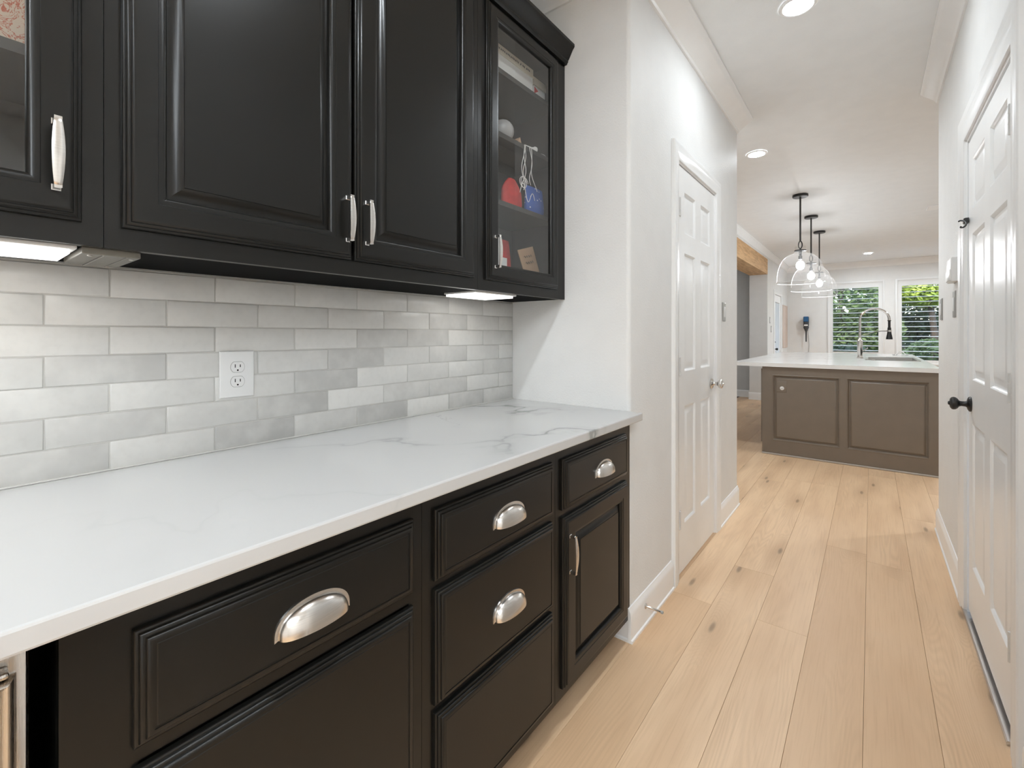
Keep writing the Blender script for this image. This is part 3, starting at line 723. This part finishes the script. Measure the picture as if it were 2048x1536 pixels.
# ---------------------------------------------------------------- ceiling lights, seen and added
def can(label, x, y, r=.078, lens='can'):
    t = thing('recessed_light', label, 'ceiling light', (x, y, CEIL - .012), group='round recessed ceiling lights')
    MB().lathe((x, y, CEIL - .0005), (0, 0, -1), [(r, 0), (r + .001, .003), (r - .004, .008), (r - .016, .010), (r - .020, .006), (r - .022, .002)], 40, cap0=False, cap1=False).build('trim_ring', 'trim', t)
    m = MB(); m.f.append([m.vert((x + (r - .0205) * math.cos(k * math.pi / 8), y + (r - .0205) * math.sin(k * math.pi / 8), CEIL - .0055)) for k in range(16)]); m.build('lens', lens, t, smooth=0)
can('round recessed light at the top edge of the hall ceiling', -.265, 2.47, lens='can_hall')
can('round recessed light where the hall opens into the kitchen', -.757, 4.285, lens='can_bright')
can('round recessed light near the kitchen windows', -.044, 10.81, lens='can_bright')
can('round recessed light added unseen over the counter, behind the picture', -.265, .62, lens='can_added_near')  # unseen can added behind the camera at a guessed spacing
can('round recessed light added unseen at the near end of the hall, behind the picture', -.265, -1.3, lens='can_bright')  # another unseen can, added to even out the near light
t = thing('added_fill_panel', 'large flat square fill light added out of view behind the picture', 'ceiling light', (1.15, -1.2, CEIL - .03))  # fill panel added behind the camera for broad, soft light
bx(.43, 1.87, -1.92, -.48, CEIL - .03, CEIL - .0005).build('frame', 'trim', t, smooth=0)
bx(.46, 1.84, -1.89, -.51, CEIL - .034, CEIL - .03).build('diffuser', 'panel_fill', t, smooth=0)
can('round recessed light added over the right side of the kitchen, out of view', 1.55, 5.2, lens='can_added_kitchen')  # this and the next two: unseen cans added to brighten the kitchen
can('round recessed light added by the right kitchen wall, out of view', 1.75, 8.0, lens='can_added_kitchen')
can('round recessed light added at the far right of the kitchen, out of view', 1.75, 10.81, lens='can_added_kitchen')
can('round recessed light added unseen in the room behind the beam', -2.7, 7.2)  # unseen can added past the beamed opening
# ---------------------------------------------------------------- beam
tag(bx(XKO + .001, XK + .004, 4.002, YJ - .001, 2.330, 2.609, bev=.004).build('wood_beam', 'beam'), 'pale knotty pine beam spanning the kitchen opening', 'beam', kind='structure')
# ---------------------------------------------------------------- air vent
t = thing('ceiling_vent', 'small white ceiling vent beyond the hall on the right', 'vent', (.70, 7.40, CEIL - .012))
mv = lambda a, b_, h: (a, b_, CEIL - .0005 - h)
MB().rings((.52, .88, 7.27, 7.53), [(0, 0), (0, .004), (.004, .009), (.018, .010), (.024, .004)], mv, cap=False).build('frame', 'trim', t)
MB().rings((.542, .858, 7.292, 7.508), [(0, .001), (0, .002)], mv).build('duct', 'slot', t, smooth=0)
for k in range(9): MB().extrude([(0, .002), (.016, .010), (.016, .0115), (0, .0035)], .543, .857, lambda u, v, s_, k=k: (s_, 7.298 + k * .0235 + u, CEIL - v)).build('slat', 'trim', t, smooth=0)
# ---------------------------------------------------------------- island
IY = 5.28; IX0, IX1 = -.88, .455; IY1 = 8.75
t = thing('kitchen_island', 'long taupe kitchen island cabinet with panelled end', 'island', ((IX0 + IX1) / 2, (IY + IY1) / 2, 0))
bx(IX0, IX1, IY + .02, 6.50, .001, .892).box(IX0, -.06, 6.50, IY1, .001, .892).box(.432, IX1, 6.50, IY1, .001, .892).box(-.06, .432, 7.40, IY1, .001, .892).box(-.06, .432, 6.50, 7.40, .001, .70).build('body', 'brown', t, smooth=0)
mpI = lambda a, b_, h: (a, IY + .02 - h, b_)
p1 = (-.790, -.228, .146, .812); p2 = (-.180, .398, .146, .812)
m = MB()
for q in ((IX0, p1[0], .012, .892), (p1[1], p2[0], .012, .892), (p2[1], IX1, .012, .892)): m.box(q[0], q[1], IY, IY + .02, q[2], q[3])
for p in (p1, p2): m.box(p[0], p[1], IY, IY + .02, .012, p[2]); m.box(p[0], p[1], IY, IY + .02, p[3], .892)
m.build('end_frame', 'brown', t, smooth=0)
for p in (p1, p2):
    MB().rings(p, [(0, .020), (.003, .0225), (.008, .022), (.015, .012), (.020, .003), (.025, .003), (.040, .0165), (.042, .017), (.044, .017)], mpI).build('panel', 'brown', t, smooth=30)
bx(IX0 - .016, IX0 - .0005, IY + .03, IY + .065, .11, .868, bev=.003).build('side_panel_edge', 'brown', t)
bx(IX0 - .004, IX1, IY - .012, IY - .0002, .001, .016, bev=.004).build('shoe_moulding', 'shoe', t)
outlet_i = thing('island_outlet', 'taupe cover plate with one round white socket on the island end', 'outlet', (-.70, IY, .64))
MB().rings((-.752, -.664, .640, .752), [(0, .0173), (0, .0195), (.002, .0215), (.004, .022)], mpI).build('cover_plate', 'brown', outlet_i)
q = mpI(-.703, .679, .0221)
MB().lathe(q, (0, -1, 0), [(.019, 0), (.019, .003), (.016, .0045)], 20).build('socket', 'plastic', outlet_i)
MB().lathe((q[0], q[1] - .0046, q[2]), (0, -1, 0), [(.005, 0), (.005, .0006)], 10).build('ground_hole', 'plastic_grey', outlet_i)
SX0, SX1, SY0, SY1 = -.03, .40, 6.56, 7.36
m = MB(); z0, z1 = .893, .931; ax0, ax1, ay0, ay1 = -1.155, .470, IY - .022, IY1 + .03
for q in ((ax0, ax1, ay0, SY0), (ax0, ax1, SY1, ay1), (ax0, SX0, SY0, SY1), (SX1, ax1, SY0, SY1)): m.box(q[0], q[1], q[2], q[3], z0, z1)
it = m.build('island_countertop', 'quartz2', smooth=0, origin=(-.3, 6.0, z0)); tag(it, 'glossy white quartz island countertop overhanging to the left', 'countertop')
t = thing('kitchen_sink', 'steel drop-in sink set in the island countertop', 'sink', (.18, 6.96, .72))
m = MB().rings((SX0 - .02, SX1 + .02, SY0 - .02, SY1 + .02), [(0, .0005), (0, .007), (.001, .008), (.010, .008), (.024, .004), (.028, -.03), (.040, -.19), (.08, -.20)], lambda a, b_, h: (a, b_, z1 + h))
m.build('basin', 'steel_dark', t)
# faucet
fx, fy = -.106, 6.99
t = thing('kitchen_faucet', 'tall silver spring-neck faucet arching over the island sink', 'faucet', (fx, fy, z1))
MB().lathe((fx, fy, z1 + .0003), (0, 0, 1), [(.034, 0), (.034, .006), (.026, .012), (.024, .02), (.0245, .06), (.028, .068), (.0275, .215), (.022, .222), (.016, .232), (.0155, .262)], 24).build('body', 'nickel', t)
cx, cz, rr = fx + .138, 1.395, .138
path = [(fx, fy, 1.19), (fx, fy, 1.26), (fx, fy, 1.33)] + [(cx - rr * math.cos(a_), fy, cz + rr * .97 * math.sin(a_)) for a_ in [k * math.pi / 20 for k in range(0, 20)]] + [(cx + rr * 1.0, fy, 1.385)]
MB().tube(path, .0135, 12).build('spout', 'chrome', t)
MB().lathe((cx + rr, fy, 1.390), (0, 0, -1), [(.014, 0), (.019, .003), (.019, .008), (.0125, .011), (.0125, .085), (.017, .09), (.0185, .13), (.022, .165), (.030, .205), (.032, .226), (.027, .228)], 20).build('spray_head', 'blackmetal', t)
MB().tube([(fx + .014, fy, 1.205), (fx + .07, fy, 1.222), (fx + .14, fy, 1.252), (fx + .20, fy, 1.262), (cx + rr - .012, fy, 1.262)], .005, 8).build('holder_arm', 'chrome', t)
MB().lathe((cx + rr, fy, 1.252), (0, 0, 1), [(.024, 0), (.024, .02)], 18).build('holder_ring', 'chrome', t)
MB().tube([(fx + .02, fy, 1.02), (fx + .055, fy - .01, 1.035), (fx + .075, fy - .02, 1.06)], .006, 8).build('lever', 'nickel', t)
# soap pump deck plate
m = MB().lathe((fx + .13, 6.48, z1 + .0003), (0, 0, 1), [(.020, 0), (.020, .004), (.014, .008), (.010, .010)], 18)
tag(m.build('air_switch', 'chrome'), 'small round chrome button in front of the island sink', 'button')
# folded cloth on the far corner
m = MB(); nx, ny = 12, 8; g = []
for i in range(nx + 1):
    for j in range(ny + 1):
        x = .24 + .17 * i / nx; y = 8.30 + .14 * j / ny
        g.append(m.vert((x, y, z1 + .004 + .055 * math.exp(-((i - 6.5) / 2.4) ** 2) * (1 - .25 * abs(j - 4) / 4) + .006 * math.sin(i * 1.9 + j))))
for i in range(nx):
    for j in range(ny):
        q = i * (ny + 1) + j; m.f.append([g[q], g[q + 1], g[q + ny + 2], g[q + ny + 1]])
ob = m.build('dish_cloth', 'paper', smooth=60); md = ob.modifiers.new('thick', 'SOLIDIFY'); md.thickness = .003
tag(ob, 'crumpled white cloth on the far end of the island top', 'cloth')
# ---------------------------------------------------------------- pendants
def pendant(label, x, y):
    t = thing('pendant_lamp', label, 'pendant lamp', (x, y, 1.785), group='glass dome pendants over the island')
    MB().lathe((x, y, CEIL - .0005), (0, 0, -1), [(.074, 0), (.075, .004), (.075, .022), (.070, .027), (.012, .028)], 32).build('canopy', 'blackmetal', t)
    MB().tube([(x, y, CEIL - .026), (x, y, 2.235)], .0085, 10).build('rod', 'blackmetal', t)
    m = MB().tube([(x + .017 * math.sin(a_), y, 2.198 + .040 * math.cos(a_)) for a_ in [k * 2 * math.pi / 24 for k in range(25)]], .0055, 8)
    m.build('link', 'blackmetal', t)
    m = MB().lathe((x, y, 2.165), (0, 0, -1), [(.008, 0), (.008, .02), (.056, .024), (.058, .034), (.014, .036), (.012, .085), (.018, .09), (.018, .125), (.010, .128)], 24)
    m.build('socket', 'blackmetal', t)
    # glass dome with a rolled rim and a small glass collar on top
    H = .285; Rr = .224; prof = [(.050, 2.185), (.052, 2.160), (.046, 2.135), (.050, 2.118), (.066, 2.106)]
    for k in range(1, 15):
        a_ = k / 14 * math.pi / 2; prof.append((.060 + (Rr - .060) * math.sin(a_) ** .92, 1.812 + (2.100 - 1.812) * math.cos(a_) ** .95))
    prof += [(Rr + .001, 1.795), (Rr, 1.787)]
    m = MB().lathe((x, y, 0), (0, 0, 1), prof, 48, cap0=False, cap1=False)
    m.build('shade', 'shade', t, smooth=60)
    m = MB().tube([(x + Rr * math.cos(k * math.pi / 24), y + Rr * math.sin(k * math.pi / 24), 1.787) for k in range(49)], .0032, 8); m.build('shade_rim', 'rimglass', t)
    MB().sphere((x, y, 1.975), .040, 12, (1, 1, 1.25), 7).build('bulb', 'bulbglass', t)
M['rimglass'] = plain('pale_rim_glass', (.80, .81, .81, 1), .1, var=.01)
for lab, x, y in (('glass dome pendant nearest the hall, largest of three', -.606, 5.85), ('middle glass dome pendant over the island', -.606, 6.99), ('glass dome pendant nearest the windows, smallest of three', -.600, 8.10)): pendant(lab, x, y)
# ---------------------------------------------------------------- windows with shutters
def window(name, label, q, bottom):
    x0, x1, z0_, z1_ = q
    t = thing(name, label, 'window', ((x0 + x1) / 2, YF, z0_), kind='structure')
    mpW = lambda a, b_, h: (a, YF - h, b_)
    m = MB().rings((x0 - .045, x1 + .045, z0_ - .045, z1_ + .090), [(0, 0), (0, .014), (.006, .018), (.030, .018), (.036, .012), (.045, .010), (.045, 0)], mpW, cap=False, closed=True); m.build('casing', 'frame_white', t)
    ins = .012
    m = MB().rings((x0 + .0, x1 - .0, z0_, z1_), [(0, -.10), (0, .004), (.012, .004), (.055, .004), (.055, -.035), (.012, -.035), (.012, -.10)], mpW, cap=False, closed=True); m.build('shutter_frame', 'frame_white', t)
    MB().rings((x0 + .012, x1 - .012, z0_ + .012, z1_ - .012), [(0, -.085), (0, -.081)], mpW).build('pane', 'glass', t, smooth=0)
    n = int((z1_ - z0_ - .11) / .0985)
    zt = z1_ - .055 - .030
    k = 0
    while zt - k * .0985 > z0_ + .06:
        zz = zt - k * .0985; m = MB(); pr = []
        for i in range(12):
            a_ = 2 * math.pi * i / 12; u = .043 * math.cos(a_); v = .0065 * math.sin(a_); tl = math.radians(3.5)
            pr.append((u * math.cos(tl) - v * math.sin(tl), u * math.sin(tl) + v * math.cos(tl)))
        m.extrude(pr, x0 + .056, x1 - .056, lambda u, v, s_: (s_, YF + .0 + u + .012, zz + v)).build('louver', 'frame_white', t, smooth=50); k += 1
    return t
window('window_1', 'left kitchen window with open white shutter louvers', W1, .8)
window('window_2', 'right kitchen window with open white shutter louvers', W2, .7)
# ---------------------------------------------------------------- garden door on the kitchen's left wall
mpK = lambda a, b_, h: (XK + h, a, b_)
t = thing('door_3', 'white garden door with a glass lite on the kitchen wall', 'door', (XK, (D3A + D3B) / 2, 0), kind='structure')
m = MB().rings((D3A + .012, D3B - .012, .012, 2.018), [(0, -.055), (0, -.01), (.115, -.01), (.120, -.004), (.140, -.004), (.145, -.012), (.145, -.055)], mpK, cap=False, closed=True)
m.build('leaf', 'trim', t, smooth=20)
MB().rings((D3A + .155, D3B - .155, .155, 1.875), [(0, -.034), (0, -.030)], mpK).build('pane', 'glass', t, smooth=0)
MB().lathe((XK - .010, D3A + .075, .93), (1, 0, 0), [(.028, 0), (.028, .005), (.011, .010), (.010, .03), (.024, .04), (.026, .055), (.014, .066)], 20).build('knob', 'blackmetal', t)
MB().lathe((XK - .010, D3A + .075, 1.07), (1, 0, 0), [(.024, 0), (.024, .008), (.012, .014), (.010, .024)], 18).build('deadbolt', 'blackmetal', t)
trim(MB().ushape((D3A + .005, D3B - .005, 0, 2.025), [(0, -.11), (0, .012), (.02, .016), (.07, .016), (.08, .012), (.08, 0.0005), (.006, .0005), (.006, -.11)], mpK), 'white casing around the garden door', 'door casing')
switch('small switch plate low beside the garden door', mpK, 9.86, 9.935, 1.262, 1.385)
switch('small switch plate high beside the garden door', mpK, 9.72, 9.795, 1.43, 1.55)
t = thing('wall_panel', 'pale blush framed panel hung past the garden door', 'panel', (XK + .01, 11.6, .93))
MB().rings((11.30, 11.93, .93, 1.86), [(0, .0005), (0, .016), (.006, .020), (.018, .020), (.024, .012)], mpK, cap=False).build('frame', 'blush', t, smooth=0)
MB().rings((11.31, 11.92, .94, 1.85), [(0, .001), (0, .011)], mpK).build('canvas', 'blush', t, smooth=0)
# handheld appliance on its wall charger
t = thing('wall_charger', 'blue and black appliance on a wall charger with hanging cord', 'appliance', (-1.12, YF - .03, 1.06))
mpF = lambda a, b_, h: (a, YF - h, b_)
MB().rings((-1.16, -1.09, 1.30, 1.40), [(0, .0005), (0, .03), (.006, .036)], mpF).build('dock', 'plastic_grey', t)
MB().lathe((-1.125, YF - .085, 1.40), (0, 0, 1), [(.040, 0), (.052, .015), (.055, .12), (.054, .20), (.046, .215)], 20).build('canister', 'darkgrey', t)
bx(-1.170, -1.078, YF - .150, YF - .128, 1.50, 1.615, bev=.01).build('front_cap', 'navy', t)
bx(-1.160, -1.088, YF - .148, YF - .128, 1.405, 1.440, bev=.008).build('label_band', 'paper', t)
MB().lathe((-1.125, YF - .085, 1.40), (0, 0, -1), [(.050, 0), (.052, .03), (.040, .06), (.020, .10), (.014, .13), (.012, .34)], 18).build('nozzle', 'darkgrey', t)
MB().tube([(-1.10, YF - .02, 1.31), (-1.085, YF - .015, 1.15), (-1.075, YF - .012, 1.0), (-1.082, YF - .012, .85), (-1.09, YF - .012, .45), (-1.08, YF - .012, .40)], .004, 8).build('cord', 'plastic_grey', t)
MB().rings((-1.115, -1.045, .33, .445), [(0, .0005), (0, .004), (.003, .006)], mpF).build('cord_plate', 'plastic', t)
# ---------------------------------------------------------------- contents of the end glass cabinet
XC = -1.13
def carton(label, y0, y1, z0_, z1_, x0, x1, mat, lid=None, cat='box', strokes=None, rot=0.0):
    t = thing('storage_box', label, cat, ((x0 + x1) / 2, (y0 + y1) / 2, z0_ + .0003))
    zl = z1_ - (z1_ - z0_) * .30 if lid else z1_
    bx(x0, x1, y0, y1, z0_ + .0003, zl, bev=.0015).build('carton', mat, t)
    if lid: bx(x0 - .002, x1 + .002, y0 - .002, y1 + .002, zl, z1_, bev=.0015).build('lid', lid, t)
    if strokes:
        k = 0; y = strokes[0]; m = MB()
        while y < strokes[1]:
            wv = R.uniform(.004, .008)
            zc = strokes[2]
            m.tube([(x1 + .0032, y + wv * i / 5, zc + .0045 * math.sin(i * 1.9 + k * 2.1)) for i in range(6)], .0008, 5); y += wv + (.004 if R.random() < .7 else .010); k += 1
        m.build('handwriting', 'ink', t)
    return t
S1, S2, S3, S0 = 2.225, 1.985, 1.728, UB + .028
carton('white lidded box with handwriting on the top shelf', 1.285, 1.575, S1, 2.345, -1.29, XC, 'paper', 'cream', strokes=(1.33, 1.55, 2.327))
t = thing('paper_box', 'small white and red box beside the handwritten box', 'box', (-1.18, 1.632, S1 + .0003))
bx(-1.26, -1.135, 1.590, 1.675, S1 + .0003, S1 + .065, bev=.001).build('carton', 'paper', t)
m = MB(); q = [m.vert(p) for p in ((-1.1342, 1.592, S1 + .030), (-1.1342, 1.592, S1 + .062), (-1.1342, 1.622, S1 + .050))]; m.f.append(q); m.build('red_mark', 'red', t, smooth=0, normals=False)
bx(-1.262, -1.132, 1.585, 1.680, S1 + .066, S1 + .100, bev=.001).build('lid', 'cream', t)
t = MB().sphere((-1.155, 1.405, S2 + .046), .045, 24, (1, 1, 1)); tag(t.build('ceramic_ball', 'greyball', smooth=60), 'grey round ornament on the second shelf of the glass cabinet', 'ornament')
m = MB().extrude([(0, 0), (.062, 0), (.040, .040)], -1.17, -1.125, lambda u, v, s_: (s_, 1.452 + u * .7, S2 + .0004 + v)); tag(m.build('paper_tag', 'card', smooth=0), 'folded tan paper tag next to the grey ornament', 'paper')
m = MB().lathe((-1.118, 1.500, S2 + .012), (0, 1, .05), [(.004, 0), (.005, .02), (.006, .05), (.011, .066), (.014, .070), (.014, .075)], 16)
tag(m.build('white_bobbin', 'string'), 'white flared plastic bobbin lying at the shelf edge', 'bobbin')
m = MB().lathe((-1.125, 1.615, S2 + .010), (0, 1, .1), [(.003, 0), (.008, .01), (.009, .03), (.004, .05)], 12)
tag(m.build('white_clip', 'foil'), 'small pale clip at the right end of the second shelf', 'clip')
t = thing('hanging_cord', 'tangled white cord dangling from the second shelf', 'cord', (-1.092, 1.47, 1.78))
for k, (ya, yb, zb) in enumerate(((1.462, 1.470, 1.835), (1.466, 1.445, 1.800), (1.470, 1.455, 1.820), (1.500, 1.515, 1.835), (1.505, 1.535, 1.815))):
    pts = []
    for i in range(26):
        s_ = i / 25
        pts.append((-1.091 + .004 * math.sin(k * 2 + s_ * 6), ya + (yb - ya) * s_ + .012 * math.sin(s_ * 7 + k * 1.7) * s_, S2 - .004 - (S2 - zb) * s_))
    MB().tube(pts, .0013, 6).build('strand', 'string', t)
MB().tube([(-1.089, 1.455 + .030 * math.cos(a_) * (1 - .02 * k), 1.828 + .022 * math.sin(a_)) for k, a_ in [(k, k * .4) for k in range(34)]], .0013, 6).build('loop', 'string', t)
MB().tube([(-1.088, 1.43 + .10 * s_, 1.800 + .03 * math.sin(s_ * 9) - .06 * abs(s_ - .3)) for s_ in [k / 24 for k in range(25)]], .0013, 6).build('loop', 'string', t)
def pouch(label, y, w_, z0_, h, mat, x=-1.150, pinch=.35):
    m = MB(); n = 20; idx = []
    for j in range(11):
        s_ = j / 10; ww = w_ * (1 - (1 - pinch) * max(0, (s_ - .55) / .45) ** 1.6); ww *= .92 + .08 * math.sin(min(1, s_ * 4) * math.pi / 2); dd = .030 * (1 - .75 * s_ ** 2) * (.7 + .3 * min(1, s_ * 5))
        idx.append([m.vert((x + dd * math.sin(2 * math.pi * k / n) * (1 + .08 * math.sin(k * 3)), y + ww / 2 * math.cos(2 * math.pi * k / n), z0_ + .0004 + h * s_)) for k in range(n)])
    for p, q in zip(idx, idx[1:]):
        for k in range(n): m.f.append([p[k], p[(k + 1) % n], q[(k + 1) % n], q[k]])
    m.f.append(idx[0][::-1]); m.f.append(idx[-1])
    return tag(m.build('cloth_pouch', mat, smooth=60), label, 'pouch', 'pouches in the glass cabinet')
pouch('red cloth pouch drawn in at the top, third shelf', 1.455, .12, S3, .125, 'red')
pouch('blue speckled cloth pouch beside the red one', 1.592, .125, S3, .118, 'blue', -1.135, .95)
t = thing('greeting_card', 'tan folded card with handwriting leaning in the cabinet bottom', 'card', (-1.13, 1.56, S0))
m = MB(); ca = [(-1.112, 1.530, S0 + .0005), (-1.128, 1.665, S0 + .0005), (-1.150, 1.602, S0 + .200), (-1.130, 1.470, S0 + .163)]
f = [m.vert(p) for p in ca] + [m.vert((p[0] - .003, p[1], p[2])) for p in ca]
m.f += [f[0:4], f[4:8][::-1]] + [[f[k], f[(k + 1) % 4], f[4 + (k + 1) % 4], f[4 + k]] for k in range(4)]
m.build('front', 'card', t, smooth=0)
m = MB()
for r_ in range(2):
    m.tube([(-1.1245 - .00060 * i + r_ * .002, 1.505 + .0048 * i + r_ * .010, S0 + .138 - r_ * .024 + .0012 * i + .005 * math.sin(i * 1.7)) for i in range(15)], .0010, 5)
m.build('handwriting', 'ink', t)
carton('short white carton on the cabinet floor', 1.24, 1.42, S0, S0 + .125, -1.26, -1.145, 'paper')
carton('white open-topped box stacked on the short carton', 1.25, 1.40, S0 + .126, S0 + .215, -1.27, -1.16, 'paper')
pouch('small red bundle on the cabinet floor behind the card', 1.475, .10, S0, .215, 'red', -1.215, .8)
# printed box in the left glass cabinet
m = bx(-1.28, -1.13, -.18, .135, 1.7003, 1.80, bev=.002); tag(m.build('printed_box', 'swirl', origin=(-1.2, 0, 1.7003)), 'cream box with orange line drawing in the left glass cabinet', 'box')
# ---------------------------------------------------------------- garden
g = bx(-14, 14, YF + .16, 34, -.45, -.25).build('garden_ground', 'lawn', smooth=0); struct(g, 'shaded garden ground outside the kitchen windows', 'ground')
def leaves(m, c, rad, n, size, rnd):
    for _ in range(n):
        while True:
            p = Vector((rnd.uniform(-1, 1), rnd.uniform(-1, 1), rnd.uniform(-1, 1)))
            if p.length < 1: break
        p = p.normalized() * (p.length ** .45)
        q = Vector((c[0] + p.x * rad[0], c[1] + p.y * rad[1], c[2] + p.z * rad[2]))
        if q.y < YF + .5: continue
        a_ = Vector((rnd.gauss(0, 1), rnd.gauss(0, 1), rnd.gauss(0, .6))).normalized(); b_ = a_.orthogonal().normalized(); s_ = size * rnd.uniform(.6, 1.3)
        i = len(m.v); m.v += [tuple(q - a_ * s_), tuple(q + b_ * s_ * .45), tuple(q + a_ * s_), tuple(q - b_ * s_ * .45)]; m.f.append([i, i + 1, i + 2, i + 3])
def tree(name, label, cat, x, y, h, blobs, mat, size, n):
    t = thing(name, label, cat, (x, y, -.25), 'garden greenery beyond the windows'); rnd = random.Random(hash((round(x * 10), round(y * 10))) & 0xffff)
    MB().tube([(x, y, -.25), (x + .05, y, h * .3), (x - .04, y, h * .6), (x, y, h * .85)], .08, 8, [.10, .08, .06, .03]).build('trunk', 'bark', t)
    m = MB()
    for (dx, dy, dz, rx, ry, rz) in blobs: leaves(m, (x + dx, y + dy, dz), (rx, ry, rz), n, size, rnd)
    fo = m.build('foliage', mat, t, smooth=0, normals=False); fo['kind'] = 'stuff'
tree('garden_tree', 'leafy green tree filling the upper left window', 'tree', -.6, 15.2, 3.4, [(0, 0, 2.2, 1.1, .8, .9), (.4, .2, 1.3, .9, .7, .7), (-.7, .3, 3.0, 1.1, .8, .8)], 'leaf1', .075, 2600)
tree('garden_tree', 'dark green tree behind both windows', 'tree', .35, 17.6, 4.4, [(0, 0, 2.6, 2.0, .9, 1.5), (-1.6, .4, 2.2, 1.5, .9, 1.8), (1.7, .4, 2.4, 1.6, .9, 1.8), (0, .5, .8, 2.6, .8, .9)], 'leaf2', .10, 3200)
tree('garden_tree', 'yellow-green tree at the top of the right window', 'tree', 1.25, 15.8, 3.2, [(-.1, 0, 2.35, .75, .6, .42), (.5, .3, 2.7, .8, .6, .5)], 'leaf3', .07, 2200)
tree('garden_bush', 'low dark bush below the left window', 'bush', -.45, 13.4, .9, [(0, 0, .55, .6, .4, .45), (-.5, .1, .65, .4, .4, .4)], 'leaf2', .06, 1600)
tree('garden_bush', 'low mixed bush below the right window', 'bush', 1.15, 13.5, 1.1, [(0, 0, .7, .6, .4, .45), (.5, .1, .6, .5, .4, .5)], 'leaf1', .06, 1600)
t = thing('garden_fence', 'dark board fence behind the garden bushes', 'fence', (0, 20, -.25))
for k in range(44): bx(-6.6 + k * .30, -6.6 + k * .30 + .285, 20, 20.03, -.25, 1.55 + .0).build('board', 'fence', t, smooth=0)
